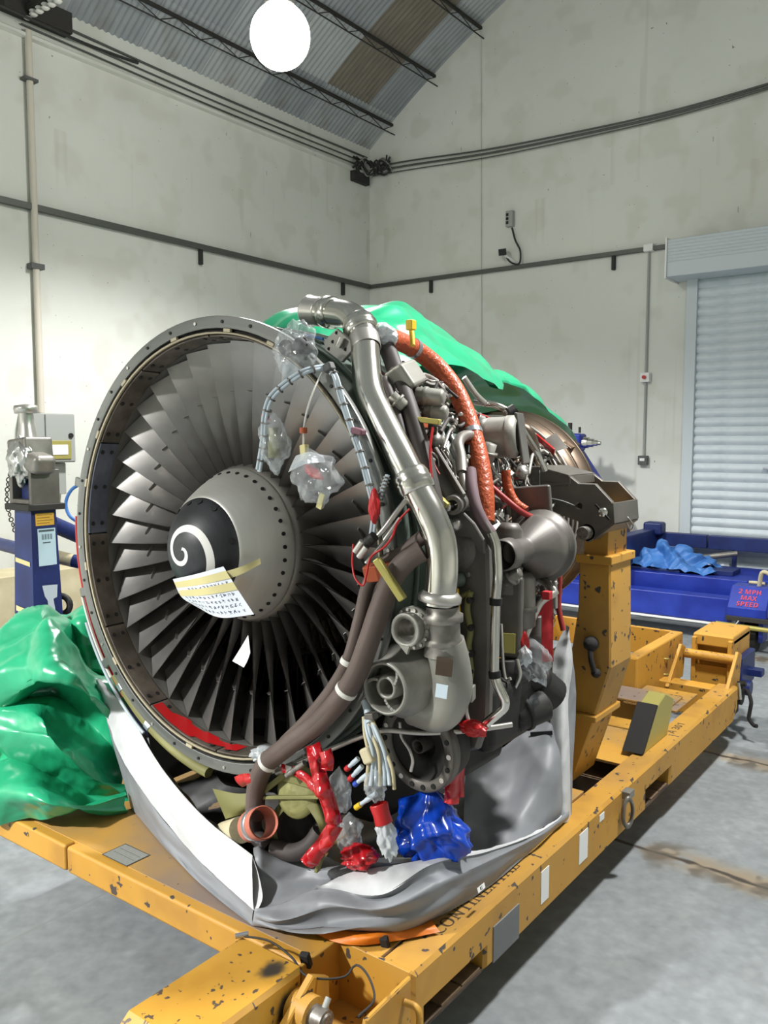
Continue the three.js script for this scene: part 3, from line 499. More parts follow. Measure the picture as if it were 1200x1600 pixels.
// mounting arm between column and engine
{
  const Zf = -3.46, A = thing('mount_arm', 'dark welded steel mounting arm joining the engine to the yellow column', 'bracket', atZ(917, 850, Zf));
  const out = [[814, 730], [843, 730], [889, 743], [904, 755], [930, 756], [957, 785], [959, 818], [928, 842], [918, 848], [906, 836], [903, 815], [885, 808], [843, 792], [820, 775]].map(([u, v]) => { const p = atZ(u, v, Zf); return [p.x, p.y]; }).reverse();
  const hole = atZ(904, 791, Zf);
  part(A, 'front_plate', extrudeZ(out, Zf - .025, Zf, { bevel: .003, holes: [[hole.x, hole.y, .016]] }), MAT.bracket);
  part(A, 'rear_plate', extrudeZ(out, Zf - .29, Zf - .265, { bevel: .003 }), MAT.bracket);
  const lip = (u0, v0, u1, v1) => { const a = atZ(u0, v0, Zf), b = atZ(u1, v1, Zf); return bar(V(a.x, a.y, Zf - .14), V(b.x, b.y, Zf - .14), .012, .29, .002); };
  part(A, 'top_flange', M(lip(814, 731, 843, 731), lip(843, 731, 889, 744)), MAT.bracket); part(A, 'end_plate', M(lip(957, 786, 959, 818), lip(959, 818, 928, 842)), MAT.bracket); part(A, 'stiffener', lip(823, 755, 889, 757), MAT.bracket); part(A, 'stiffener', lip(889, 744, 890, 757), MAT.bracket);
  const a = atZ(917, 832, Zf), b = atZ(945, 800, Zf);
  part(A, 'trunnion_pin', M(latheDir([[0, .05], [.026, .05], [.03, .044], [.03, .0], [.037, 0], [.037, -.02]], a, V(0, 0, 1), 26), cyl(V(a.x, a.y, Zf - .3), V(a.x, a.y, Zf), .028)), MAT.steelDull);
  part(A, 'lock_pin', latheDir([[0, .035], [.018, .033], [.022, .015], [.022, 0]], b, V(0, 0, 1), 20), MAT.chrome); part(A, 'lock_bar', bar(atZ(930, 788, Zf + .03), atZ(952, 812, Zf + .03), .01, .006), MAT.dark);
  part(A, 'safety_wire', tube([atZ(843, 735, Zf + .01), atZ(845, 765, Zf + .02), atZ(852, 775, Zf + .02), atZ(880, 783, Zf + .02), atZ(898, 790, Zf + .01)], .002, { seg: 4 }), MAT.grey);
  const sh = atZ(985, 822, Zf - .2); part(A, 'pull_pin', M(tube([atZ(978, 806, Zf - .15), atZ(984, 812, Zf - .15), atZ(990, 822, Zf - .15), atZ(986, 828, Zf - .15), atZ(978, 815, Zf - .15)], .004, { seg: 6 })), MAT.chrome);
}
// ---------------------------------------------------------------- blue stand by the shutter
{
  const S = thing('blue_stand', 'empty royal blue engine stand parked before the roller shutter', 'stand', V(-3.4, 0, -9));
  const zf = -8.35;
  part(S, 'front_beam', bx(-5.2, -2.12, .19, .43, zf - .2, zf, .012), MAT.blue); part(S, 'skirt', bx(-5.2, -2.1, .165, .185, zf - .22, zf + .01, .003), MAT.white);
  part(S, 'inner_beam', bx(-5.2, -3.28, .38, .60, -8.9, -8.75, .012), MAT.blue); part(S, 'inner_beam', bx(-3.3, -2.05, .34, .555, -8.9, -8.76, .012), MAT.blue);
  part(S, 'deck', bx(-5.2, -1.7, .52, .55, -9.7, -8.9, .006), MAT.blue); part(S, 'deck_edge', bx(-3.35, -2.75, .555, .585, -8.98, -8.86, .006), MAT.navy);
  part(S, 'side_rail', bx(-3.42, -3.28, .55, .92, -9.75, -8.55, .012), MAT.navy); part(S, 'side_rail', bx(-1.72, -1.55, .40, .66, -9.75, -8.5, .012), MAT.blue);
  part(S, 'rear_rail', bx(-3.3, -2.72, .73, .88, -9.8, -9.7, .008), MAT.navy); part(S, 'rear_rail', bx(-2.7, -1.5, .73, .88, -9.8, -9.68, .008), MAT.navy); for (const x of [-2.95, -2.45, -2.0]) part(S, 'rail_leg', bx(x, x + .04, .4, .74, -9.78, -9.72, .004), MAT.navy);
  part(S, 'rear_block', bx(-3.95, -3.6, .72, 1.08, -9.7, -9.4, .01), MAT.navy); part(S, 'rear_block', bx(-3.42, -3.2, .85, 1.0, -9.78, -9.6, .03), MAT.navy);
  part(S, 'shaft', cyl(V(-3.0, .60, -9.4), V(-2.35, .72, -9.55), .03), MAT.steelDull); part(S, 'cross_plate', bx(-2.75, -2.25, .55, .60, -9.3, -9.0, .006), MAT.navy);
  part(S, 'beam_mark', bx(-3.12, -3.08, .2, .42, zf, zf + .003, 0), MAT.white);
  const head = part(S, 'caster_box', extrudeX([[-8.35, .34], [-8.35, .60], [-8.15, .60], [-8.0, .42], [-8.0, .34]], -2.050, -1.700, { bevel: .012 }), MAT.blue);
  const sg = canvasMat(256, 200, (c, w, h) => { c.clearRect(0, 0, w, h); c.fillStyle = '#c03a4c'; c.font = 'bold 62px sans-serif'; c.textAlign = 'center'; c.textBaseline = 'middle'; ['2 MPH', 'MAX', 'SPEED'].forEach((t, i) => c.fillText(t, w / 2, 38 + i * 62)); }, { transparent: true });
  part(head, 'lettering', quad(V(-2.010, .428, -7.998), V(-1.740, .428, -7.998), V(-1.740, .59, -8.14), V(-2.010, .59, -8.14)), sg, 'red speed limit lettering');
  part(S, 'caster_base', bx(-2.050, -1.680, .30, .345, -8.42, -7.98, .006), MAT.darkSteel); part(S, 'caster_fork', M(bx(-1.990, -1.950, .1, .3, -8.3, -8.1), bx(-1.790, -1.750, .1, .3, -8.3, -8.1)), MAT.blue); part(S, 'caster_wheel', cyl(V(-1.930, .13, -8.2), V(-1.810, .13, -8.2), .13, .13, 24), MAT.rubber);
  part(S, 'caster_bar', cyl(V(-2.130, .26, -7.98), V(-1.580, .25, -7.98), .022), MAT.brass); part(S, 'caster_cap', cyl(V(-1.630, .255, -7.97), V(-1.530, .25, -7.97), .03), MAT.zinc);
  part(S, 'clip', tube([V(-1.930, .31, -7.97), V(-1.960, .24, -7.93), V(-1.880, .16, -7.93)], .008), MAT.steelDull); part(S, 'caster_hook', M(cyl(V(-1.930, .62, -8.3), V(-1.790, .62, -8.3), .015), tube([V(-1.830, .6, -8.25), V(-1.790, .74, -8.2), V(-1.730, .72, -8.2), V(-1.710, .6, -8.2)], .02)), MAT.beige);
  // crumpled tarp on it
  reseed(9); const rows = [];
  for (let j = 0; j <= 6; j++) { const r = []; for (let i = 0; i <= 9; i++) { const t = i / 9, z = lerp(-8.84, -9.45, j / 6), bump = Math.sin(Math.PI * (t * .85 + .08)) * Math.sin(Math.PI * (j + .3) / 6.6); r.push(V(lerp(-3.28, -2.5 + .12 * Math.sin(j * 2), t), .57 + .36 * Math.max(0, bump) * rnd(.55, 1.1) * (1 - .55 * t), z + rnd(-.03, .03))); } rows.push(r); }
  solo('blue_tarp', 'crumpled light blue tarpaulin lying on the blue stand', 'tarpaulin', sheet(rows, 120, 90, { fold: .11, ff: 4.4, pin: false }), MAT.blueTarp);
  const bh = atZ(893, 690, -9.3), H = thing('blue_hoist_head', 'blue hoist arm with a chrome spindle end rising behind the engine', 'hoist', V(bh.x - .3, 0, bh.z));
  part(H, 'arm', bar(V(bh.x + .5, .95, bh.z - .3), V(bh.x - .05, bh.y, bh.z), .16, .16), MAT.blue); part(H, 'head', ob(V(bh.x - .02, bh.y, bh.z), .34, .2, .2, [0, 0, -.05], .03), MAT.blue);
  part(H, 'spindle', latheDir([[.065, 0], [.065, .07], [.05, .07], [.05, .13], [.035, .13], [.035, .18], [.022, .18], [.022, .22], [0, .22]], V(bh.x + .14, bh.y - .01, bh.z), V(1, -.04, 0), 20), MAT.chrome); part(H, 'stud', cyl(V(bh.x - .02, bh.y + .1, bh.z), V(bh.x - .02, bh.y + .22, bh.z), .025), MAT.darkSteel); part(H, 'stud', cyl(V(bh.x + .1, bh.y + .1, bh.z), V(bh.x + .1, bh.y + .17, bh.z), .015), MAT.darkSteel);
}
// ---------------------------------------------------------------- dark blue stand by the long wall
{
  const D = 5.5, P = (u, v, d = D) => ray(u, v).multiplyScalar(d).add(V(0, EYE, 0));
  const c = P(58, 880), S = thing('navy_stand', 'dark blue engine stand with a tall post left of the fan', 'stand', V(c.x, 0, c.z));
  // post: tapered, square to the hall
  const px = c.x, pz = c.z, g = new THREE.CylinderGeometry(.135, .175, 1.12, 4); g.rotateY(Math.PI / 4); g.scale(1, 1, .9); g.translate(px, .40 + .56, pz); const gg = uvBox(toCreasedNormals(flat(g), .5));
  const post = part(S, 'post', gg, MAT.navy);
  const top = 1.52; part(S, 'post_cap', bx(px - .14, px + .14, top - .02, top + .02, pz - .13, pz + .13), MAT.darkSteel);
  part(S, 'clevis', M(bx(px - .13, px - .09, top, top + .28, pz - .1, pz + .1), bx(px + .1, px + .13, top, top + .24, pz - .1, pz + .1), bx(px - .1, px + .1, top + .02, top + .05, pz - .1, pz + .1)), MAT.bracket); part(S, 'inner_post', bx(px - .07, px + .07, top, top + .2, pz - .07, pz + .05), MAT.navy);
  part(S, 'bolt', M(cyl(V(px - .18, top + .1, pz + .04), V(px - .1, top + .1, pz + .04), .03), cyl(V(px - .18, top + .22, pz + .04), V(px - .1, top + .22, pz + .04), .03)), MAT.steelDull);
  part(S, 'saddle', M(ob(V(px - .03, top + .34, pz), .22, .2, .2, [0, 0, .1], .02), ob(V(px + .12, top + .28, pz + .03), .16, .13, .16, [0, 0, -.2], .04)), MAT.steelDull);
  part(S, 'stud', latheDir([[.07, 0], [.05, .12], [.045, .2], [.07, .2], [.075, .23], [.07, .25], [0, .26]], V(px - .06, top + .4, pz), V(-.05, 1, 0), 20), MAT.steel);
  part(S, 'foil_wrap', bag(V(px - .02, top + .3, pz + .08), .12, .14, .06, { ridge: .5, freq: 3, s: 4 }), MAT.alu);
  const ch = []; for (let k = 0; k < 12; k++) { const t = k / 11, g2 = new THREE.TorusGeometry(.014, .004, 5, 10); g2.rotateY(k % 2 ? 1.5 : 0); g2.translate(px - .19 - .06 * Math.sin(Math.PI * t) + .04 * t, top + .2 - t * .36, pz + .06); ch.push(flat(g2)); } part(S, 'chain', M(ch), MAT.darkSteel);
  const fx = y => px + lerp(.124, .0955, (y - .4) / 1.12) + .002, fq = (z0, z1, y0, y1) => quad(V(fx(y0), y0, pz + z0), V(fx(y0), y0, pz + z1), V(fx(y1), y1, pz + z1), V(fx(y1), y1, pz + z0));
  part(post, 'warning_label', fq(.06, -.07, 1.40, 1.48), canvasMat(128, 64, (x, w, h) => { x.fillStyle = '#d8a83a'; x.fillRect(0, 0, w, h); x.fillStyle = '#8a6a24'; for (let j = 0; j < 4; j++) x.fillRect(10, 8 + j * 14, w - 20 - (j % 2) * 20, 4); }), 'yellow label');
  part(post, 'paper_label', fq(.05, -.075, 1.14, 1.38), canvasMat(128, 180, (x, w, h) => { x.fillStyle = '#b9d2dc'; x.fillRect(0, 0, w, h); x.fillStyle = '#47565e'; x.fillRect(8, 6, w - 16, 10); for (let i = 0; i < 16; i++) x.fillRect(26 + i * 5, 28, 1 + (i * 7) % 4, 26); x.fillRect(34, 66, 56, 6); }), 'pale blue barcode label');
  part(post, 'paint_patch', fq(.04, -.08, .82, 1.02), canvasMat(128, 128, (x, w, h) => { x.clearRect(0, 0, w, h); x.fillStyle = '#b9c6ce'; x.beginPath(); x.moveTo(4, 4); x.lineTo(120, 8); x.lineTo(112, 60); x.lineTo(84, 66); x.lineTo(96, 120); x.lineTo(44, 124); x.lineTo(40, 70); x.lineTo(20, 50); x.fill(); }, { transparent: true }), 'flaked pale paint');
  for (const [y, h] of [[1.16, .03], [.84, .035]]) { const z = pz + lerp(.1116, .086, (y - .4) / 1.12) + .003; part(post, 'tape_strip', quad(V(px - .09, y, z), V(px + .08, y - .02, z), V(px + .08, y - .02 + h, z), V(px - .09, y + h, z)), MAT.maskTape); }
  part(S, 'base_rail', bx(px - .8, px + 1.1, .42, .70, pz - 1.0, pz - .85, .01), MAT.navy); part(S, 'base_rail', bx(px - 1.2, px + .9, .28, .46, pz - .2, pz + .15, .01), MAT.navy); part(S, 'base_rail', bx(px - .9, px - .6, .30, .50, pz - 1.2, pz + .3, .01), MAT.navy); part(S, 'foot', bx(px - .55, px - .2, 0, .48, pz + .2, pz + .5, .01), MAT.navy); part(S, 'foot', bx(px + .3, px + .6, 0, .3, pz - .5, pz - .2, .01), MAT.navy); part(S, 'foot', bx(px - .2, px + .2, 0, .42, pz - .2, pz + .2, .01), MAT.navy);
  part(S, 'brace', cyl(P(-20, 845, 6.2), P(40, 860, 5.6), .045), MAT.navy); part(S, 'brace', cyl(P(80, 818, 5.6), P(150, 848, 5.9), .055), MAT.navy); part(S, 'striped_bar', cyl(P(80, 868, 5.7), P(114, 876, 5.7), .045), MAT.beige); part(S, 'striped_bar', cyl(P(114, 876, 5.7), P(150, 884, 5.7), .045), MAT.navy);
  part(S, 'lifting_eye', (() => { const g3 = new THREE.TorusGeometry(.06, .022, 8, 20); const p = P(96, 945, 5.6); g3.rotateY(.5); g3.translate(p.x, p.y, p.z); return flat(g3); })(), MAT.dark);
  const q = P(60, 895, 7); solo('beige_bench', 'low beige bench behind the dark blue post', 'bench', bx(q.x - .75, q.x - .3, 0, .80, q.z - 1.6, q.z + 1.3, .01), MAT.beige);
  solo('blue_hose', 'thin blue air hose curving behind the fan rim', 'hose', tube([P(128, 755, 6), P(112, 765, 6), P(103, 785, 6), P(108, 805, 6), P(125, 818, 6)], .012), MAT.blueTarp);
}

// ---------------------------------------------------------------- jet engine
const CX = -2.334, CY = 1.555, FZ0 = -2.064;
// where a pixel's ray first meets a cylinder of radius r about the engine axis
function atR(u, v, r) {
  const d = ray(u, v), ox = -CX, oy = EYE - CY, a = d.x * d.x + d.y * d.y, b = ox * d.x + oy * d.y, c = ox * ox + oy * oy - r * r, q = b * b - a * c;
  const t = q > 0 ? (-b - Math.sqrt(q)) / a : -b / a; return V(d.x * t, EYE + d.y * t, d.z * t);
}
const PR = a => a.map(p => atR(p[0], p[1], p[2]));
const engine = thing('jet_engine', 'uncowled turbofan jet engine with exposed fan blades and dense pipework', 'jet engine', V(CX, .45, -3.2));
const EN = engine;
const pol = (r, deg, z) => V(CX + r * Math.cos(deg * Math.PI / 180), CY + r * Math.sin(deg * Math.PI / 180), z);   // degrees from +x, anticlockwise seen from the front
{
  const aft = z => z < -3.2 ? -3.2 + (z + 3.2) * .76 : z, L = (p, seg = 96) => lathe(p.map(([r, z]) => [r, aft(z)]), CX, CY, seg);
  // inlet flange and fan case
  const fl = part(EN, 'inlet_flange', L(solid([[.79, -2.066], [.793, -2.064], [.830, -2.064], [.833, -2.067], [.833, -2.085], [.812, -2.10], [.79, -2.10]])), MAT.caseGrey);
  const bolt = new THREE.CylinderGeometry(.006, .006, .008, 8); bolt.rotateX(Math.PI / 2);
  for (let k = 0; k < 36; k++) put(fl, 'bolt', bolt, k % 3 ? MAT.dark : MAT.steel, pol(.812, k * 10 + 4, -2.064));
  part(EN, 'fan_case', L(solid([[.785, -2.10], [.81, -2.10], [.803, -2.16], [.803, -2.55], [.83, -2.56], [.83, -2.60], [.77, -2.60], [.77, -2.4]])), MAT.caseGreen);
  for (const z of [-2.22, -2.34, -2.46]) part(EN, 'case_rib', L(solid([[.80, z - .008], [.82, z - .006], [.82, z + .006], [.80, z + .008]]), 80), MAT.caseGreen);
  part(EN, 'gap_ring', L(solid([[.778, -2.08], [.792, -2.08], [.792, -2.1], [.778, -2.1]])), MAT.rubber);
  part(EN, 'spacer_ring', L(solid([[.771, -2.066], [.777, -2.064], [.778, -2.08], [.771, -2.08]])), MAT.cream);
  const tab = new RoundedBoxGeometry(.034, .012, .012, 1, .002);
  for (const d of [103, 82, 66, 128, 148, 164, 190, 221, 20, 260]) put(EN, 'spacer_tab', tab, MAT.cream, pol(.783, d, -2.066), [0, 0, (d - 90) * Math.PI / 180]);
  // abradable liner: twelve panels, each with its bolts
  const bl = new THREE.CylinderGeometry(.009, .009, .006, 10);
  for (let k = 0; k < 12; k++) {
    const a0 = (k * 30 + .25) * Math.PI / 180, da = 29.5 * Math.PI / 180;
    const p = part(EN, 'liner_panel', lathe(solid([[.762, -2.078], [.771, -2.074], [.772, -2.16], [.758, -2.16]]), CX, CY, 10, a0, da), k === 8 ? MAT.linerBlue : MAT.liner, k === 8 ? 'blue-grey replacement liner panel' : undefined);
    for (const t of [.1, .5, .9]) for (const z of [-2.095, -2.138]) { const ph = a0 + da * t, q = V(CX + .7605 * Math.sin(ph), CY - .7605 * Math.cos(ph), z); put(p, 'bolt', bl, MAT.dark, q, qTo(V(-Math.sin(ph), Math.cos(ph), 0))); }
  }
  part(EN, 'duct_wall', L([[.757, -2.16], [.762, -2.24], [.765, -2.5], [.768, -2.59]]), MAT.duct);
  // spinner
  const sz = r => -1.93 - 4.85 * Math.pow(r, 2.3);
  const pr1 = [], pr2 = []; for (let i = 0; i <= 14; i++) { const r = .187 * i / 14; pr1.push([r, sz(r)]); } for (let i = 0; i <= 12; i++) { const r = lerp(.187, .286, i / 12); pr2.push([r, sz(r)]); } pr2.push([.288, -2.215], [.28, -2.22]);
  const nose = part(EN, 'spinner_nose', L([...pr1, [.187, sz(.187) - .004]], 64), MAT.nose, 'black nose cone');
  const cone = part(EN, 'spinner_cone', L([[.180, sz(.187) - .002], ...pr2], 80), MAT.spinner, 'bare metal spinner cone');
  const hole = new THREE.CylinderGeometry(.0075, .0075, .006, 12); hole.rotateX(Math.PI / 2);
  const cN = r => { const e = 1e-3, dz = (sz(r + e) - sz(r)) / e; return [-dz, 1]; };
  for (let k = 0; k < 36; k++) { const r = .272, d = k * 10 + 3, n = cN(r), ca = Math.cos(d * Math.PI / 180), sa = Math.sin(d * Math.PI / 180); put(cone, 'rivet_hole', hole, MAT.black, pol(r, d, sz(r) + .0005), qTo(V(n[0] * ca, n[0] * sa, n[1]), V(0, 0, 1))); }
  const hole2 = new THREE.CylinderGeometry(.011, .011, .006, 14); hole2.rotateX(Math.PI / 2);
  for (const d of [130, 107, 88, 62, 15, -40, -80, -130, 170]) { const r = .172, n = cN(r), ca = Math.cos(d * Math.PI / 180), sa = Math.sin(d * Math.PI / 180); put(nose, 'recessed_bolt', hole2, MAT.black, pol(r, d, sz(r) + .0005), qTo(V(n[0] * ca, n[0] * sa, n[1]), V(0, 0, 1))); }
  { // painted white spiral on the nose
    const pos = [], idx = [], N = 80; const rr = [[-70, .012], [0, .025], [90, .041], [180, .057], [270, .082], [340, .105], [398, .126]];
    const rOf = f => { for (let i = 0; i < rr.length - 1; i++) if (f <= rr[i + 1][0]) return lerp(rr[i][1], rr[i + 1][1], (f - rr[i][0]) / (rr[i + 1][0] - rr[i][0])); return .126; };
    for (let i = 0; i <= N; i++) { const f = lerp(-70, 398, i / N), r = rOf(f), w = lerp(.006, .0125, clamp(i / N * 1.3)); for (const s of [-1, -.33, .33, 1]) { const q = Math.max(.001, r + s * w), a = -f * Math.PI / 180; pos.push(CX + q * Math.cos(a), CY + q * Math.sin(a), sz(q) + .0008); } if (i < N) for (let k = 0; k < 3; k++) { const b = i * 4 + k; idx.push(b, b + 1, b + 4, b + 1, b + 5, b + 4); } }
    const g = new THREE.BufferGeometry(); g.setAttribute('position', new THREE.Float32BufferAttribute(pos, 3)); g.setIndex(idx); g.computeVertexNormals(); part(nose, 'spiral_mark', flat(g), MAT.mark, 'white painted spiral');
  }
  part(EN, 'fan_hub', L([[.26, -2.21], [.287, -2.212], [.30, -2.24], [.335, -2.42], [.35, -2.5], [.35, -2.59], [.2, -2.59]]), MAT.steelDull);
  // 38 fan blades with mid-span shrouds
  const R0 = .285, R1 = .755, nr = 14, nc = 8;
  const pos = [], idx = [], uvs = [];
  for (const side of [1, -1]) {
    const o = pos.length / 3;
    for (let i = 0; i <= nr; i++) for (let j = 0; j <= nc; j++) {
      const t = i / nr, s = j / nc, r = lerp(R0, R1, t), be = lerp(18, 63, Math.pow(t, .8)) * Math.PI / 180, ch = lerp(.145, .158, t);
      const c = s - .5, camber = lerp(.17, .05, t) * ch * (1 - 4 * c * c) * .5, th = lerp(.0075, .003, t) * Math.sqrt(Math.max(0, Math.sin(Math.PI * Math.min(1, s * .96 + .02)))) * side;
      const tx = ch * c, ty = -camber + th;      // along chord, across
      const dx = Math.sin(be), dz = -Math.cos(be), nx = Math.cos(be), nz = Math.sin(be);
      const X = dx * tx + nx * ty, Z = dz * tx + nz * ty + .10 * t;
      const rr = Math.sqrt(Math.max(0, r * r - X * X)); pos.push(X, lerp(r, rr, .8), Z); uvs.push(s * ch, r);
      if (i < nr && j < nc) { const q = o + i * (nc + 1) + j; if (side > 0) idx.push(q, q + nc + 1, q + 1, q + 1, q + nc + 1, q + nc + 2); else idx.push(q, q + 1, q + nc + 1, q + 1, q + nc + 2, q + nc + 1); }
    }
  }
  const bg = new THREE.BufferGeometry(); bg.setAttribute('position', new THREE.Float32BufferAttribute(pos, 3)); bg.setAttribute('uv', new THREE.Float32BufferAttribute(uvs, 2)); bg.setIndex(idx); bg.computeVertexNormals();
  const shr = new RoundedBoxGeometry(.06, .0025, .013, 1, .001); shr.rotateY(.66); shr.translate(.003, .575, .063);
  for (let k = 0; k < 38; k++) { const b = put(EN, 'fan_blade', bg, MAT.blade, V(CX, CY, -2.30), [0, 0, -k * 2 * Math.PI / 38 + .05]); const m = shade(new THREE.Mesh(shr, MAT.blade)); m.name = 'midspan_shroud'; b.add(m); }
  // stators behind
  part(EN, 'splitter', L(solid([[.47, -2.47], [.478, -2.47], [.49, -2.6], [.46, -2.6]])), MAT.hot); part(EN, 'rear_bulkhead', L([[.1, -2.6], [.78, -2.6]]), MAT.agb);
  const vg = new RoundedBoxGeometry(.006, .285, .09, 1, .002), vg2 = new RoundedBoxGeometry(.004, .12, .05, 1, .0015);
  for (let k = 0; k < 60; k++) put(EN, 'outlet_vane', vg, MAT.dark, pol(.625, k * 6, -2.54), new THREE.Quaternion().setFromEuler(new THREE.Euler(0, 0, (k * 6 - 90) * Math.PI / 180)).multiply(new THREE.Quaternion().setFromEuler(new THREE.Euler(0, -.5, 0))));
  for (let k = 0; k < 70; k++) put(EN, 'inlet_guide_vane', vg2, MAT.hot, pol(.41, k * 360 / 70, -2.55), new THREE.Quaternion().setFromEuler(new THREE.Euler(0, 0, (k * 360 / 70 - 90) * Math.PI / 180)).multiply(new THREE.Quaternion().setFromEuler(new THREE.Euler(0, .5, 0))));
  // core
  part(EN, 'fan_frame', L(solid([[.60, -2.60], [.775, -2.60], [.70, -2.66], [.52, -2.80], [.45, -2.86], [.42, -2.7]])), MAT.agb);
  part(EN, 'compressor_case', L([[.45, -2.84], [.43, -3.0], [.42, -3.2], [.40, -3.3], [.36, -3.32], [.345, -3.5], [.35, -3.62], [.40, -3.64], [.40, -3.67], [.36, -3.69]], 64), MAT.steelDull);
  for (const z of [-3.38, -3.45, -3.52]) part(EN, 'compressor_flange', L(solid([[.34, z - .008], [.375, z - .006], [.375, z + .006], [.34, z + .008]]), 60), MAT.steelDull);
  part(EN, 'combustor_case', L([[.36, -3.69], [.43, -3.74], [.455, -3.82], [.455, -3.98], [.50, -3.99], [.50, -4.02], [.44, -4.03]], 64), MAT.hot);
  part(EN, 'turbine_case', L([[.43, -4.0], [.455, -4.05], [.50, -4.45], [.55, -4.46], [.55, -4.5], [.50, -4.51], [.50, -4.62], [.565, -4.63], [.565, -4.66], [.45, -4.68], [.42, -4.8]], 72), MAT.hot);
  for (let k = 0; k < 7; k++) { const z = -4.08 - k * .053, r = .47 + k * .0075; part(EN, 'cooling_tube', L(solid([[r, z - .011], [r + .012, z - .008], [r + .016, z], [r + .012, z + .008], [r, z + .011]]), 72), k % 2 ? MAT.steelDull : MAT.steel); }
  part(EN, 'tail_cone', L([[0, -5.0], [.12, -4.95], [.3, -4.75], [.36, -4.66]], 48), MAT.hot);
}
{
  // -------- big bare-metal air duct with couplings
  const duct = PZ([[484, 486, -2.34], [520, 489, -2.32], [552, 497, -2.29], [568, 527, -2.26], [572, 570, -2.22], [578, 616, -2.18], [598, 660, -2.155], [628, 718, -2.135], [655, 772, -2.125], [676, 812, -2.12], [689, 850, -2.115], [691, 890, -2.11], [686, 945, -2.105]]);
  const d = part(EN, 'air_duct', tube(duct, .049, { seg: 28, n: 130 }), MAT.chrome, 'bright bare-metal air duct');
  const c = new THREE.CatmullRomCurve3(duct, false, 'centripetal');
  const band = (t, prof, mat = MAT.chrome, nm = 'coupling') => { const p = c.getPointAt(t), k = c.getTangentAt(t); return part(d, nm, latheDir(prof, p, k, 28), mat); };
  const bead = w => [[.049, -w], [.056, -w * .9], [.059, -w * .4], [.057, -w * .15], [.061, 0], [.057, w * .15], [.059, w * .4], [.056, w * .9], [.049, w]];
  band(.012, [[.04, -.02], [.055, -.02], [.058, -.012], [.053, 0], [.053, .05], [.049, .055]], MAT.steel); band(.085, [[.049, -.02], [.058, -.015], [.058, .015], [.049, .02]]);
  band(.235, bead(.03)); band(.275, [[.049, -.01], [.0515, -.008], [.0515, .04], [.049, .042]], MAT.steel); band(.705, bead(.038)); band(.985, [[.049, -.02], [.054, -.02], [.066, -.008], [.066, .008], [.054, .012]], MAT.steel);
  // -------- dark duct behind it and brown insulated pair
  part(EN, 'insulated_pipe', tube(PR([[586, 522, .93], [602, 540, .92], [618, 578, .90], [640, 640, .89], [660, 710, .89], [676, 775, .90], [690, 840, .92]]), .03, { seg: 16, n: 50 }), MAT.darkPipe);
  part(EN, 'insulated_pipe', tube(PR([[600, 592, .88], [612, 625, .87], [630, 680, .86], [645, 735, .86], [655, 790, .87]]), .016, { seg: 12 }), MAT.darkPipe);
  part(EN, 'pipe_clamp', ringOn(PR([[618, 578, .90], [640, 640, .89]]), .1, .031, .02), MAT.bracket);
  const big = PZ([[660, 860, -2.08], [640, 872, -2.06], [615, 900, -2.04], [594, 950, -2.02], [577, 1000, -2.0], [553, 1060, -1.99], [505, 1122, -1.98], [450, 1165, -1.97], [415, 1195, -1.975], [402, 1225, -1.98], [398, 1275, -1.99]]), sml = PZ([[662, 838, -2.10], [630, 862, -2.08], [600, 880, -2.06], [577, 910, -2.05], [562, 970, -2.035], [545, 1030, -2.02], [520, 1075, -2.01], [480, 1125, -2.0], [445, 1160, -2.0]]);
  const bg = part(EN, 'insulated_pipe', tube(big, .034, { seg: 18, n: 90 }), MAT.brownPipe, 'thick brown insulated pipe crossing the fan rim'), sm = part(EN, 'insulated_pipe', tube(sml, .022, { seg: 14, n: 80 }), MAT.brownPipe, 'thinner brown insulated pipe beside the thick one');
  part(bg, 'strap', ringOn(big, .43, .0365, .016), MAT.wireWhite); part(sm, 'strap', ringOn(sml, .55, .0245, .018), MAT.wireWhite); part(bg, 'strap', ringOn(big, .80, .037, .018), MAT.wireWhite);
  const blk = (u, v, z, w, h, dd, e, m = MAT.clampTan) => part(EN, 'clamp_block', ob(atZ(u, v, z), w, h, dd, e, .004), m);
  blk(592, 893, -2.035, .085, .05, .05, [.2, .3, .1]); blk(609, 905, -1.985, .022, .145, .03, [0, .3, .62], MAT.brass); blk(652, 660, -2.3, .06, .035, .05, [0, .2, -.05]); blk(665, 657, -2.27, .10, .018, .035, [0, .3, -.12], MAT.brass); blk(685, 778, -2.24, .085, .018, .03, [0, .2, -.62], MAT.brass);
  // -------- orange silicone hose with zinc clamps
  const hose = PR([[604, 527, .93], [626, 534, .92], [652, 548, .90], [682, 572, .88], [708, 604, .87], [728, 645, .86], [742, 690, .86], [752, 735, .87], [757, 780, .88], [757, 815, .88]]);
  const hs = part(EN, 'silicone_hose', tube(hose, .035, { seg: 20, n: 110 }), MAT.orange, 'orange-red silicone sleeved hose'); part(hs, 'hose_clamp', ringOn(hose, .19, .0375, .02), MAT.zinc); part(hs, 'hose_clamp', ringOn(hose, .64, .0375, .02), MAT.zinc); part(hs, 'end_collar', ringOn(hose, .005, .038, .02), MAT.wireWhite);
  part(hs, 'plastic_wrap', bag(atR(598, 522, .95), .05, .035, .04, { ridge: .5, freq: 3, neck: .8, s: 11 }), MAT.filmWhite);
  // -------- starter with three-spoked outlet, flanges and volute
  const s0 = V(-1.515, 1.188, -2.03), sd = V(0, 0, -1);
  const st = part(EN, 'starter', latheDir([[.076, .01], [.082, 0], [.086, .004], [.088, .03], [.098, .06], [.118, .09], [.126, .13], [.12, .17], [.095, .19], [.09, .26], [.06, .26]], s0, sd, 40), MAT.cast, 'cast aluminium air starter');
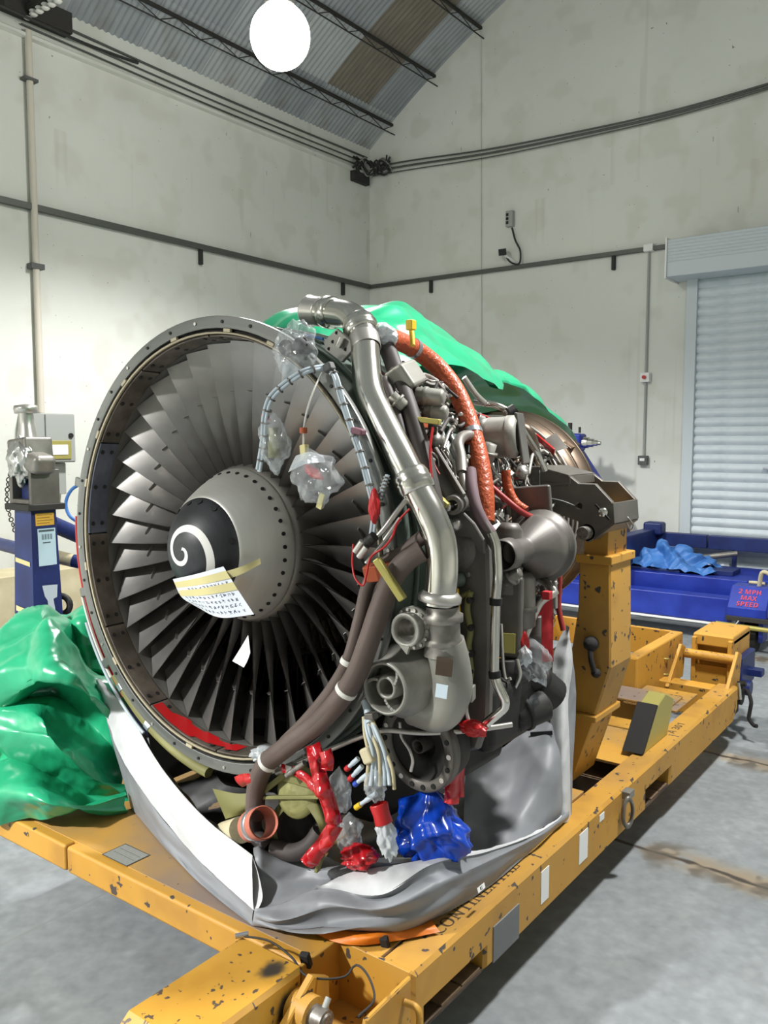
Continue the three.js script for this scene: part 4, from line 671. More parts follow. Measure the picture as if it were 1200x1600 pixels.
  part(st, 'outlet_lining', latheDir([[.074, .008], [.070, .03], [.06, .12], [.02, .13], [0, .13]], s0, sd, 36), MAT.cast); part(st, 'outlet_lip', latheDir([[.072, .012], [.074, -.002], [.082, -.003], [.086, .006]], s0, sd, 40), MAT.cast);
  part(st, 'outlet_hub', latheDir([[.026, .07], [.026, .012], [.029, .006], [.037, .008], [.04, .02], [.04, .07]], s0, sd, 28), MAT.cast);
  for (let k = 0; k < 3; k++) { const a = k * 2.094 + .45, pts = []; for (let i = 0; i <= 5; i++) { const t = i / 5, r = lerp(.036, .080, t), b = a + t * .6; pts.push(V(s0.x + r * Math.cos(b), s0.y + r * Math.sin(b), s0.z - .03)); } const q = []; for (let i = 0; i < 5; i++) q.push(bar(pts[i], pts[i + 1], .010, .05, .002)); part(st, 'spoke', M(q), MAT.cast); }
  part(st, 'volute', tube([V(-1.50, 1.10, -2.17), V(-1.40, 1.10, -2.17), V(-1.352, 1.18, -2.16), V(-1.345, 1.26, -2.14), V(-1.355, 1.34, -2.12)], .062, { seg: 20, n: 40 }), MAT.cast);
  part(st, 'inlet_stack', latheDir([[.06, 0], [.055, .03], [.06, .035], [.06, .05], [.053, .055], [.052, .1], [.062, .105], [.062, .125], [.05, .13], [.05, .15]], V(-1.355, 1.30, -2.115), V(-.02, 1, 0.01), 28), MAT.steelDull); part(st, 'maker_plate', ob(atZ(694, 1042, -2.06), .05, .055, .004, [0, .35, -.08], .001), MAT.hot);
  part(st, 'sticker', ob(atZ(690, 1080, -2.05), .036, .042, .003, [0, .3, -.1], .001), canvasMat(64, 80, (x, w, h) => { x.fillStyle = '#cfe0ea'; x.fillRect(0, 0, w, h); x.fillStyle = '#26323c'; for (let j = 0; j < 4; j++) x.fillRect(6, 30 + j * 12, w - 12, 8); x.fillStyle = '#8fb0c6'; x.fillRect(6, 6, w - 12, 14); }), 'pale blue sticker');
  // small air valve above the starter
  const v0 = atZ(633, 985, -2.03), va = part(EN, 'air_valve', latheDir([[.032, .06], [.036, .0], [.05, -.004], [.053, .004], [.05, .03], [.05, .034], [.066, .036], [.066, .055], [.045, .06], [.04, .12]], v0, sd, 32), MAT.cast, 'round cast air valve with bolted flange'); part(va, 'bore', latheDir([[.034, .01], [.026, .05], [0, .055]], v0, sd, 28), MAT.steelDull);
  const nb = new THREE.CylinderGeometry(.0055, .0055, .012, 6); nb.rotateX(Math.PI / 2); for (let k = 0; k < 14; k++) { const a = k * Math.PI / 7; put(va, 'bolt', nb, MAT.steel, V(v0.x + .0585 * Math.cos(a), v0.y + .0585 * Math.sin(a), v0.z - .034)); }
  part(va, 'ear', extrudeZ([[v0.x - .02, v0.y - .045], [v0.x + .01, v0.y - .072], [v0.x + .02, v0.y - .045]], v0.z - .006, v0.z + .006, { bevel: .001 }), MAT.cast);
  part(va, 'elbow', tube([V(v0.x, v0.y, v0.z - .1), V(v0.x + .01, v0.y - .02, v0.z - .16), V(v0.x + .06, v0.y - .12, v0.z - .2)], .045, { seg: 16 }), MAT.cast);
  // -------- accessory gearbox
  const A = (u, v) => { const p = atZ(u, v, -2.36); return [p.x, p.y]; };
  const gb = part(EN, 'accessory_gearbox', extrudeZ([A(662, 900), A(668, 840), A(690, 800), A(712, 788), A(735, 793), A(752, 820), A(762, 860), A(765, 1000), A(762, 1120), A(745, 1172), A(690, 1185), A(668, 1120)].reverse(), -2.40, -2.36, { bevel: .01 }), MAT.agb, 'tall grey cast accessory gearbox');
  part(gb, 'casting_boss', latheDir([[0, .035], [.04, .03], [.07, .012], [.085, 0]], atZ(716, 858, -2.37), V(0, 0, 1), 28), MAT.agb); part(gb, 'plug', latheDir([[0, .05], [.022, .05], [.024, .045], [.024, 0]], atZ(722, 905, -2.36), V(-.5, 0, .85), 20), MAT.caseGreen); for (const dy of [0, .09, .18, .27, .36]) part(gb, 'flange_bolt', latheDir([[0, .014], [.008, .014], [.01, .01], [.01, 0]], V(-1.412, 1.15 + dy, -2.36), V(0, 0, 1), 6), MAT.steelDull);
  part(gb, 'cover_rim', M(tube(PZ([[735, 925, -2.34], [730, 950, -2.34], [735, 985, -2.34], [732, 1010, -2.34], [736, 1050, -2.34], [732, 1070, -2.34]]), .011), tube(PZ([[735, 925, -2.34], [718, 935, -2.34], [712, 960, -2.34], [720, 1010, -2.34], [726, 1060, -2.34]]), .008)), MAT.olive); for (const [u, v] of [[735, 937], [737, 980], [737, 1020], [736, 1048]]) part(gb, 'bolt', latheDir([[0, .02], [.01, .02], [.012, .014], [.012, 0]], atZ(u, v, -2.345), V(.3, 0, 1), 8), MAT.dark);
  part(gb, 'yellow_cover', M(ob(atZ(710, 943, -2.3), .03, .1, .03, [0, 0, .1], .006)), MAT.yellowPlain);
  // drain block and line with red tape
  part(EN, 'drain_block', ob(atZ(727, 1082, -2.3), .06, .05, .05, [0, .3, 0]), MAT.cast); part(EN, 'drain_line', tube(PZ([[728, 1090, -2.3], [729, 1118, -2.3], [738, 1140, -2.3]]), .007, { bend: .02 }), MAT.steel);
  const line = PZ([[432, 1205, -2.0], [500, 1178, -2.05], [560, 1152, -2.09], [600, 1140, -2.12], [660, 1146, -2.2], [735, 1142, -2.3], [800, 1132, -2.4]]); part(EN, 'drain_line', tube(line, .009, { bend: .06, n: 60 }), MAT.steel, 'long thin steel drain line running under the starter');
  part(EN, 'red_tape_wrap', bag(atZ(740, 1138, -2.28), .05, .024, .03, { ridge: .4, freq: 3, neck: .9, s: 3 }), MAT.redTape);
  // lower gear pad
  const g0 = atZ(655, 1165, -2.26), gp = part(EN, 'gearbox_pad', latheDir([[.03, .06], [.05, .055], [.052, .02], [.1, .015], [.128, .0], [.138, -.012], [.15, -.012], [.152, .03], [.14, .1]], g0, V(.08, .06, -1).normalize(), 44), MAT.dark, 'dark round gearbox mounting pad with bolt holes');
  part(gp, 'pad_ring', latheDir([[.118, .0], [.12, -.016], [.15, -.018], [.156, -.012], [.156, .02], [.118, .02]], g0, V(.08, .06, -1).normalize(), 48), MAT.bracket); part(gp, 'oil_tube', tube(PZ([[625, 1128, -2.2], [627, 1150, -2.2], [640, 1172, -2.2], [645, 1188, -2.2], [642, 1205, -2.2]]), .006), MAT.steel); part(gp, 'shaft_socket', latheDir([[.016, .05], [.018, -.005], [.026, -.008], [.028, .05]], g0, V(.08, .06, -1).normalize(), 20), MAT.bracket);
  const hb = new THREE.CylinderGeometry(.009, .009, .01, 10); hb.rotateX(Math.PI / 2); for (let k = 0; k < 18; k++) { const a = k * Math.PI / 9; put(gp, 'bolt_hole', hb, k % 4 ? MAT.black : MAT.steel, V(g0.x + .136 * Math.cos(a), g0.y + .136 * Math.sin(a), g0.z + .0165 + .08 * .136 * Math.cos(a) + .06 * .136 * Math.sin(a))); }
  part(EN, 'added_dark_box', M(ob(V(-2.0, .68, -2.42), .55, .22, .3, [0, 0, .05], .05)), MAT.dark); part(EN, 'added_dark_tank', latheDir([[0, 0], [.12, 0], [.14, .03], [.14, .4], [.12, .43], [0, .43]], V(-2.55, .66, -2.35), V(1, .1, -.1), 24), MAT.dark); part(EN, 'oil_sump', M(bx(-1.95, -1.36, .88, 1.12, -2.75, -2.42, .04), ob(V(-1.7, .82, -2.55), .5, .12, .3, [0, 0, .1], .04)), MAT.dark);  // box and tank are dark filler added to darken the space under the fan
  // -------- link and clevis lugs above the gearbox
  const l0 = atZ(712, 786, -2.30), l1 = atZ(668, 712, -2.36); part(EN, 'support_link', M(bar(l0, l1, .05, .02, .006, .9), bar(l0.clone().add(V(.03, .02, 0)), l1.clone().add(V(.03, .02, 0)), .012, .03, .003, .9)), MAT.agb);
  const eye = (u, v, z, r, m) => latheDir([[r * .55, -.02], [r * .9, -.022], [r, -.015], [r, .015], [r * .9, .022], [r * .55, .02]], atZ(u, v, z), V(.35, 0, 1), 24);
  part(EN, 'clevis_eye', M(eye(709, 789, -2.28, .032), eye(716, 786, -2.31, .032)), MAT.agb); part(EN, 'clevis_bolt', latheDir([[0, .05], [.012, .05], [.017, .045], [.017, .03], [.01, .03], [.01, 0]], atZ(705, 791, -2.29), V(.2, 0, 1), 6), MAT.steel);
  const lug = [[700, 812], [708, 800], [722, 800], [740, 818], [756, 845], [756, 865], [748, 862], [735, 840], [715, 838], [703, 832]].map(([u, v]) => { const p = atZ(u, v, -2.31); return [p.x, p.y]; }).reverse(); part(EN, 'lug_plate', M(extrudeZ(lug, -2.325, -2.31, { bevel: .003 }), (() => { const g = extrudeZ(lug, -2.365, -2.35, { bevel: .003 }); g.translate(.02, .004, 0); return g; })()), MAT.agb);
  part(EN, 'lug_bolt', latheDir([[0, .03], [.01, .03], [.015, .02], [.022, .016], [.022, 0]], atZ(713, 819, -2.31), V(0, 0, 1), 12), MAT.steel); part(EN, 'sleeve', tube(PR([[735, 735, .92], [738, 765, .94], [745, 795, .96], [757, 820, .98], [768, 834, 1.0]]), .02, { seg: 12 }), std({ color: 0x6f5a60, roughness: .75 }));
  const vp = PZ([[768, 832, -2.33], [775, 850, -2.335], [778, 900, -2.335], [775, 930, -2.335], [773, 1000, -2.335], [772, 1060, -2.335], [790, 1095, -2.345], [788, 1106, -2.345], [760, 1130, -2.335], [748, 1142, -2.33]]); const vpp = part(EN, 'fuel_pipe', tube(vp, .0155, { bend: .05, seg: 14, n: 90 }), MAT.chrome, 'polished vertical fuel pipe beside the gearbox'); for (const t of [.32, .66]) { part(vpp, 'pipe_clamp', ringOn(vp, t, .02, .022, { bend: .05 }), MAT.black); }
  // -------- generator cone behind the gearbox
  const cn = atZ(800, 864, -2.60); part(EN, 'generator', latheDir([[.05, -.08], [.056, -.075], [.056, -.02], [.045, -.01], [.045, .08], [.05, .085], [.11, .18], [.118, .2], [.118, .235], [.135, .24], [.135, .262], [.1, .265]], cn, V(-.05, 0, -1), 40), MAT.agb, 'smooth conical generator housing'); part(EN, 'mount_flange', ob(cn.clone().add(V(-.06, .04, -.28)), .17, .36, .025, [0, 0, .1], .01), MAT.agb);
  // hydraulic and fuel units below
  const unit = (nm, u, v, z, r, h, dir, m) => part(EN, nm, latheDir([[0, 0], [r * .8, 0], [r, r * .15], [r, h * .3], [r * 1.12, h * .3], [r * 1.12, h * .4], [r, h * .4], [r * .95, h * .9], [r * .6, h], [0, h]], atZ(u, v, z), dir, 22), m);
  unit('hydraulic_pump', 815, 1050, -2.75, .07, .2, V(.3, -.5, -.6), MAT.dark); unit('fuel_filter', 790, 930, -2.65, .05, .26, V(0, 1, -.1), MAT.agb); unit('fuel_control', 815, 915, -2.85, .07, .2, V(0, 1, .2), MAT.steelDull); unit('fuel_pump', 830, 960, -2.85, .06, .22, V(.1, -1, 0), MAT.agb); unit('oil_filter', 790, 1030, -2.62, .045, .16, V(.1, -1, .1), MAT.dark); unit('hydraulic_pump', 800, 1120, -2.65, .06, .15, V(.5, .2, -.8), MAT.dark); unit('oil_pump', 815, 980, -2.7, .05, .2, V(0, 1, 0), MAT.bracket);
  part(EN, 'unit_body', ob(atZ(797, 960, -2.68), .12, .3, .12, [0, .2, 0], .015), MAT.agb); part(EN, 'unit_body', ob(atZ(830, 1000, -2.9), .14, .34, .14, [0, .1, 0], .02), MAT.dark); part(EN, 'unit_body', ob(atZ(800, 1090, -2.72), .18, .2, .2, [0, 0, .2], .03), MAT.dark); part(EN, 'unit_body', ob(atZ(845, 880, -3.1), .1, .22, .14, [0, .1, 0], .02), MAT.agb); part(EN, 'name_plate', ob(atZ(794, 1005, -2.58), .05, .07, .004, [0, .3, 0], .001), MAT.brass);
  const hp = PZ([[845, 905, -2.85], [862, 918, -2.8], [868, 926, -2.8], [845, 938, -2.75], [832, 965, -2.72], [818, 998, -2.7]]); part(EN, 'fuel_pipe', tube(hp, .015, { bend: .03, seg: 12 }), MAT.steel); part(EN, 'red_tape_wrap', bag(atZ(818, 1005, -2.66), .02, .04, .02, { neck: .8, s: 8 }), MAT.redTape);
  part(EN, 'sense_line', tube(PZ([[783, 975, -2.55], [786, 1040, -2.55], [790, 1064, -2.55], [798, 1060, -2.55]]), .006, { bend: .02 }), MAT.steel); part(EN, 'sense_line', tube(PZ([[808, 1030, -2.6], [814, 1055, -2.6], [795, 1095, -2.6], [788, 1130, -2.6]]), .007, { bend: .02 }), MAT.steel);
  part(EN, 'redstreamer_spool', ob(atZ(855, 930, -2.72), .03, .03, .03), MAT.redCloth);
  // -------- top bracket, valves and actuators over the fan case
  const bp = [[504, 533], [524, 513], [546, 531], [548, 548], [532, 566], [506, 547]].map(([u, v]) => { const p = atZ(u, v, -2.2); return [p.x, p.y]; }).reverse(); part(EN, 'mount_plate', extrudeZ(bp, -2.22, -2.205, { bevel: .002 }), MAT.cast, 'grey drilled mounting plate'); for (const [u, v] of [[526, 520], [520, 534], [514, 545], [540, 546]]) part(EN, 'plate_hole', cyl(atZ(u, v, -2.2045), atZ(u, v, -2.203), .006), MAT.black); part(EN, 'latch_pin', cyl(atZ(528, 542, -2.19), atZ(534, 527, -2.19), .011), MAT.chrome);
  part(EN, 'actuator', ob(atR(634, 590, .9), .08, .09, .16, [.2, .3, .5], .012), MAT.cast); unit('bleed_valve', 650, 618, -2.36, .03, .10, V(1, -.1, -.3), MAT.cast); unit('bleed_valve', 664, 642, -2.38, .026, .08, V(1, -.1, -.3), MAT.cast); part(EN, 'valve_body', ob(atR(645, 616, .86), .06, .05, .08, [0, .3, -.2], .012), MAT.agb); part(EN, 'valve_body', ob(atR(684, 640, .84), .05, .07, .08, [0, .3, .3], .012), MAT.bracket); part(EN, 'valve_body', ob(atR(690, 612, .84), .05, .04, .1, [0, .3, .5], .01), MAT.agb);
  const bc = atZ(778, 685, -2.9); part(EN, 'pressure_valve', latheDir([[0, 0], [.02, 0], [.07, .02], [.078, .05], [.078, .12], [.082, .12], [.082, .15], [.06, .16]], bc.clone().add(V(-.06, 0, .06)), V(1, .05, -.35), 32), MAT.cast, 'large pale round pressure valve'); part(EN, 'valve_flange', ob(bc.clone().add(V(.08, 0, -.05)), .012, .2, .14, [0, .3, .15], .01), MAT.bracket);
  const elb = PR([[722, 740, .9], [720, 715, .89], [716, 695, .88], [722, 683, .87], [738, 680, .86]]); part(EN, 'elbow_pipe', tube(elb, .02, { seg: 14 }), MAT.steelDull); part(EN, 'elbow_pipe', tube(PR([[722, 740, .9], [728, 770, .92]]), .013), MAT.steelDull);
  // steel bars over the core, shield with red edge
  part(EN, 'bleed_pipe', tube(PZ([[742, 628, -3.1], [775, 632, -3.1], [800, 645, -3.15], [822, 680, -3.3], [838, 705, -3.4], [852, 735, -3.45]]), .014, { bend: .08, seg: 12 }), MAT.chrome); part(EN, 'pipe_clamp', cyl(atZ(795, 646, -3.12), atZ(805, 640, -3.14), .026), MAT.black); part(EN, 'bleed_pipe', tube(PZ([[725, 590, -3.0], [745, 618, -3.05], [760, 632, -3.1]]), .012), MAT.steel); part(EN, 'elbow_duct', tube(PZ([[800, 665, -3.5], [822, 672, -3.5], [834, 700, -3.55], [838, 740, -3.6]]), .028, { seg: 16 }), MAT.hot);
  const sp = [[845, 690, -4.0], [868, 676, -4.05], [888, 700, -4.0], [860, 708, -3.95]].map(p => atZ(...p)); part(EN, 'heat_shield', sheet([[sp[0], sp[1]], [sp[3], sp[2]]], 8, 6, { amp: .01 }), MAT.bracket); part(EN, 'shield_edge', bar(atZ(838, 682, -3.98), atZ(866, 706, -3.93), .035, .01), MAT.redTape);
  part(EN, 'rear_flange_tab', ob(atZ(890, 698, -4.3), .06, .05, .12, [.2, 0, -.6]), MAT.hot);
  // -------- wire harnesses along the rim
  const harn = (pts, n, r, m, sp) => { const h = PZ(pts); for (let k = 0; k < n; k++) { const o = V((k % 2 - .5) * sp, (Math.floor(k / 2) - .5) * sp * .8, (k % 3) * sp * .4); part(EN, 'harness_wire', tube(h.map(p => p.clone().add(o)), r, { seg: 7, n: 60 }), m); } for (let t = .08; t < .96; t += .09) part(EN, 'harness_tie', ringOn(h, t, sp * .95 + r, .005), MAT.bracket); };
  harn([[514, 573, -2.07], [525, 590, -2.05], [535, 625, -2.045], [548, 665, -2.04], [562, 705, -2.035], [575, 750, -2.03], [586, 800, -2.03], [582, 845, -2.03]], 4, .0055, MAT.wire, .0085);
  harn([[406, 735, -1.97], [413, 690, -1.96], [416, 650, -1.95], [425, 622, -1.95], [450, 598, -1.97], [480, 580, -2.0], [512, 573, -2.06]], 3, .006, MAT.wire, .009);
  part(EN, 'harness_clamp', ob(atZ(514, 574, -2.05), .035, .03, .03, [0, 0, .4], .008), MAT.greyDark); part(EN, 'harness_clamp', ob(atZ(560, 674, -2.035), .045, .02, .03, [0, 0, -.2], .006), std({ color: 0x7a5560, roughness: .7 }));
  part(EN, 'red_tape_wrap', bag(atZ(585, 792, -2.015), .018, .05, .016, { neck: .8, s: 2, ridge: .3 }), MAT.redTape);
  harn([[586, 800, -2.03], [596, 770, -2.035], [606, 740, -2.05]], 2, .005, MAT.wire, .008);
  // ignition leads, red wire loops
  part(EN, 'igniter_lead', tube(PZ([[560, 860, -2.0], [590, 838, -2.02], [620, 800, -2.06], [640, 775, -2.1]]), .009), MAT.steel); part(EN, 'igniter_lead', tube(PZ([[572, 880, -2.0], [600, 845, -2.02], [625, 810, -2.06]]), .007), MAT.steel);
  part(EN, 'red_wire', tube(PZ([[552, 850, -1.99], [551, 885, -1.98], [556, 905, -1.97], [567, 915, -1.97], [572, 900, -1.98], [580, 870, -1.99], [600, 855, -2.0], [612, 840, -2.0], [622, 815, -2.03], [640, 795, -2.05]]), .0035, { seg: 6, n: 60 }), MAT.redTape); part(EN, 'red_wire', tube(PZ([[676, 668, -2.25], [672, 705, -2.22], [674, 745, -2.2], [677, 770, -2.2]]), .0045, { seg: 6 }), MAT.redTape);
  part(EN, 'connector', M(cyl(atZ(555, 862, -1.99), atZ(566, 846, -1.99), .01), cyl(atZ(561, 870, -1.98), atZ(573, 854, -1.98), .01)), MAT.steel); part(EN, 'connector', cyl(atZ(573, 848, -1.99), atZ(585, 838, -1.99), .016), MAT.dark);
  // rim line with red sleeve and yellow-green tube at the far side
  const rimArc = (r, z, a0, a1) => { const p = []; for (let i = 0; i <= 14; i++) p.push(pol(r, lerp(a0, a1, i / 14), z)); return p; };
  part(EN, 'red_sleeve', tube(rimArc(.915, -2.12, 176, 228), .008), MAT.redTape); part(EN, 'rim_cable', tube(rimArc(.925, -2.10, 205, 240), .007), MAT.wire); part(EN, 'rim_cable', tube(rimArc(.905, -2.10, 196, 222), .006), MAT.wireWhite);
  part(EN, 'drain_tube', tube(rimArc(.89, -2.12, 222, 264), .021, { seg: 14 }), MAT.olive, 'olive drain tube under the fan rim'); for (const a of [226, 240]) part(EN, 'tube_clip', cyl(pol(.89, a - 1, -2.12), pol(.89, a + 1, -2.12), .024), MAT.zinc); for (const a of [197, 218, 166]) part(EN, 'rim_bracket', ob(pol(.865, a, -2.10), .08, .04, .02, [0, 0, a * Math.PI / 180], .006), MAT.caseGrey);
  // -------- cluster under the fan: olive brackets, salmon hose end, dark tubes
  const Q = (u, v, z = -2.02) => atZ(u, v, z);
  part(EN, 'olive_bracket', sheet([[Q(332, 1232), Q(372, 1240), Q(400, 1238)], [Q(345, 1262), Q(375, 1262, -2.0), Q(400, 1258)], [Q(352, 1280), Q(370, 1275), Q(385, 1270)]], 12, 10, { amp: .006, freq: 9 }), MAT.olive); part(EN, 'olive_bracket', M(bar(Q(402, 1244, -1.99), Q(445, 1210, -2.01), .02, .012), bar(Q(440, 1212), Q(490, 1226), .03, .012), bar(Q(400, 1246, -1.99), Q(500, 1245, -2.02), .012, .02)), MAT.olive); part(EN, 'olive_cover', latheDir([[0, .03], [.06, .025], [.085, .008], [.09, 0]], Q(465, 1236, -2.04), V(0, .3, 1), 28), MAT.olive);
  const o0 = Q(468, 1298, -2.06); part(EN, 'inlet_collar', latheDir([[.085, .01], [.1, .012], [.115, 0], [.115, -.02], [.1, -.03], [.08, -.05], [.07, -.1]], o0, V(.25, .1, 1).normalize(), 36), MAT.olive, 'olive ring collar'); part(EN, 'inlet_throat', latheDir([[.085, .005], [.07, -.06], [0, -.09]], o0, V(.25, .1, 1).normalize(), 30), MAT.darkPipe); part(EN, 'dark_tube', tube([Q(430, 1325, -2.0), Q(460, 1332, -1.99), Q(485, 1320, -2.0), Q(500, 1300, -2.02)], .03, { seg: 14 }), MAT.darkPipe); part(EN, 'dark_tube', tube([Q(395, 1270, -1.99), Q(398, 1300, -2.0), Q(420, 1325, -2.0)], .03, { seg: 14 }), MAT.darkPipe);
  part(EN, 'side_bracket', sheet([[Q(478, 1258, -2.0), Q(495, 1256, -2.02), Q(508, 1275, -2.03)], [Q(495, 1285, -1.99), Q(505, 1285, -2.0), Q(514, 1288, -2.02)], [Q(500, 1302), Q(506, 1300), Q(512, 1296)]], 10, 10, { amp: .004 }), MAT.olive); part(EN, 'side_bracket', bar(Q(512, 1310, -2.0), Q(495, 1362, -1.97), .03, .012), MAT.olive);
  const h0 = Q(412, 1285, -1.93), h1 = Q(372, 1298, -1.99); const hd = h0.clone().sub(h1).normalize(); const he = part(EN, 'hose_end', latheDir([[.05, -.10], [.053, -.1], [.055, 0], [.049, 0], [.047, -.09]], h0, hd, 28), MAT.salmon, 'salmon red open hose end'); part(he, 'hose_clamp', latheDir([[.0545, -.062], [.058, -.06], [.058, -.04], [.0545, -.038]], h0, hd, 26), MAT.zinc); part(EN, 'hose_stub', tube([h1.clone().addScaledVector(hd, .03), h1.clone().addScaledVector(hd, -.03), Q(352, 1304, -2.02)], .046, { seg: 18 }), MAT.beige, 'beige hose stub');
  part(EN, 'fitting', M(cyl(Q(432, 1208, -1.99), Q(470, 1196, -2.0), .008), cyl(Q(448, 1212, -1.98), Q(476, 1192, -1.99), .01), ob(Q(455, 1200, -2.0), .03, .03, .03)), MAT.steelDull);
  // connector bundle below the starter
  const hb2 = [[575, 1120, -2.02], [582, 1145, -2.0], [590, 1175, -1.99], [595, 1205, -1.985], [592, 1230, -1.98]]; for (let k = 0; k < 7; k++) { reseed(200 + k); part(EN, 'harness_wire', tube(PZ(hb2.map(([u, v, z], i) => [u + (k - 3) * (2 + i * 1.4) + rnd(-2, 2), v + rnd(-3, 3), z + rnd(-.01, .01)])), .006, { seg: 7 }), k % 3 ? MAT.wire : MAT.beige); } part(EN, 'harness_wire', tube(PZ([[570, 1095, -2.04], [574, 1110, -2.03], [578, 1130, -2.01]]), .012), MAT.wire); part(EN, 'harness_clamp', ob(Q(580, 1118, -2.0), .035, .02, .03, [0, 0, .2]), MAT.bracket);
  const ends = [[560, 1185, 541, 1202, 'redTape'], [566, 1197, 546, 1218, 'redTape'], [574, 1210, 554, 1226, 'blueBag'], [588, 1240, 556, 1262, 'yellowPlain']]; for (const [a, b, c2, d2, m] of ends) { part(EN, 'cable_end', M(cyl(Q(a, b, -1.98), Q((a + c2) / 2, (b + d2) / 2, -1.975), .008), cyl(Q((a + c2) / 2, (b + d2) / 2, -1.975), Q(c2 * .8 + a * .2, d2 * .8 + b * .2, -1.97), .0065)), MAT.wire); part(EN, 'cable_cap', cyl(Q(c2 * .75 + a * .25, d2 * .75 + b * .25, -1.97), Q(c2, d2, -1.97), .009), MAT[m]); } part(EN, 'connector', ob(Q(575, 1180, -1.985), .04, .05, .03, [0, 0, .5], .008), MAT.beige);
  // right-hand harness with red braid
  part(EN, 'red_harness', tube(PZ([[765, 758, -2.7], [790, 780, -2.72], [815, 800, -2.75], [845, 815, -2.9], [862, 835, -3.0], [872, 865, -3.05], [874, 900, -3.05], [873, 950, -3.05], [880, 985, -3.05]]), .011, { seg: 9, n: 60 }), MAT.redWire); part(EN, 'grey_harness', tube(PZ([[850, 820, -2.95], [862, 845, -3.0], [866, 880, -3.02], [867, 950, -3.02]]), .011, { seg: 9 }), MAT.cast); part(EN, 'harness_loop', tube(PZ([[866, 810, -3.0], [880, 815, -3.02], [885, 850, -3.05], [886, 885, -3.05]]), .008), MAT.steelDull); part(EN, 'harness_clamp', ob(atZ(874, 862, -3.03), .05, .025, .04), MAT.white); part(EN, 'orange_tube', tube(PZ([[790, 735, -2.8], [793, 760, -2.8], [805, 785, -2.8], [822, 798, -2.8]]), .018, { seg: 12 }), MAT.orange);
}
{ // -------- dense small pipework, brackets and fittings around the case and core
  reseed(4242);
  const lim = [[560, 545], [604, 552], [652, 572], [690, 596], [720, 622], [742, 640], [800, 664], [850, 700], [900, 740]];
  const top = u => { for (let i = 0; i < lim.length - 1; i++) if (u <= lim[i + 1][0]) return lerp(lim[i][1], lim[i + 1][1], clamp((u - lim[i][0]) / (lim[i + 1][0] - lim[i][0]))); return 760; };
  const mats = [MAT.steelDull, MAT.steel, MAT.dark, MAT.bracket, MAT.cast, MAT.darkPipe, MAT.agb, MAT.steelDull];
  const regions = [[612, 560, 690, 720, .84, .89, 44], [655, 600, 730, 790, .80, .86, 70], [690, 690, 760, 800, .76, .86, 50], [740, 640, 800, 780, .56, .70, 60], [765, 700, 850, 800, .52, .66, 60], [760, 760, 850, 850, .60, .80, 44], [770, 880, 870, 1110, .84, .94, 60], [700, 610, 770, 700, .60, .76, 34], [800, 650, 870, 740, .48, .54, 30], [840, 780, 880, 960, .62, .74, 16]];
  for (const [u0, v0, u1, v1, r0, r1, n] of regions) for (let k = 0; k < n; k++) {
    let u = rnd(u0, u1); const v = Math.max(rnd(v0, v1), top(u) + rnd(6, 40)), kind = rnd(); if (v < 860) u = Math.max(u, lerp(600, 712, smooth(560, 850, v)) + 12);
    if (kind < .55) { // bent pipe
      const pts = [], m = 3 + Math.floor(rnd(0, 3)); let a = u, b = v; const dir = rnd(0, 6.28), R = rnd(r0, r1); for (let i = 0; i < m; i++) { const bb = Math.max(b, top(a) + 4); pts.push([bb < 860 ? Math.max(a, lerp(600, 712, smooth(560, 850, bb)) + 10) : a, bb, R + rnd(-.015, .015)]); const t = dir + (i % 2 ? rnd(.6, 1.4) : rnd(-.3, .3)); const st = rnd(14, 34); a += Math.cos(t) * st * .6; b += Math.sin(t) * st; }
      const rr = rnd(.003, .0085); const P = PR(pts); part(EN, 'small_pipe', tube(P, rr, { bend: .02, seg: 7, n: 22 }), rnd() < .1 ? MAT.redWire : mats[Math.floor(rnd(0, mats.length))]);
      if (rnd() < .4) part(EN, 'pipe_nut', ringOn(P, .5, rr * 1.8, .016, { bend: .02, seg: 6 }), MAT.steel);
    } else if (kind < .72) part(EN, 'bracket', ob(atR(u, v, rnd(r0 - .04, r1 - .03)), rnd(.02, .07), rnd(.02, .07), rnd(.012, .05), [rnd(-.6, .6), rnd(-.6, .6), rnd(-1, 1)], .004), mats[2 + Math.floor(rnd(0, 5))]);
    else if (kind < .88) { const r = rnd(.012, .03), p = atR(u, v, rnd(r0 - .03, r1)); part(EN, 'fitting', latheDir([[0, 0], [r * .7, 0], [r, r * .3], [r, r * 1.2], [r * 1.25, r * 1.2], [r * 1.25, r * 1.6], [r * .8, r * 1.6], [r * .8, r * 2.6], [0, r * 2.6]], p, V(rnd(-1, 1), rnd(-1, 1), rnd(-.5, 1)), 14), mats[Math.floor(rnd(0, mats.length))]); }
    else { const p = atR(u, v, r1); part(EN, 'bolt_head', latheDir([[0, .012], [.007, .012], [.008, .008], [.008, 0]], p, V(1, 0, .6), 6), MAT.steel); }
  }
}
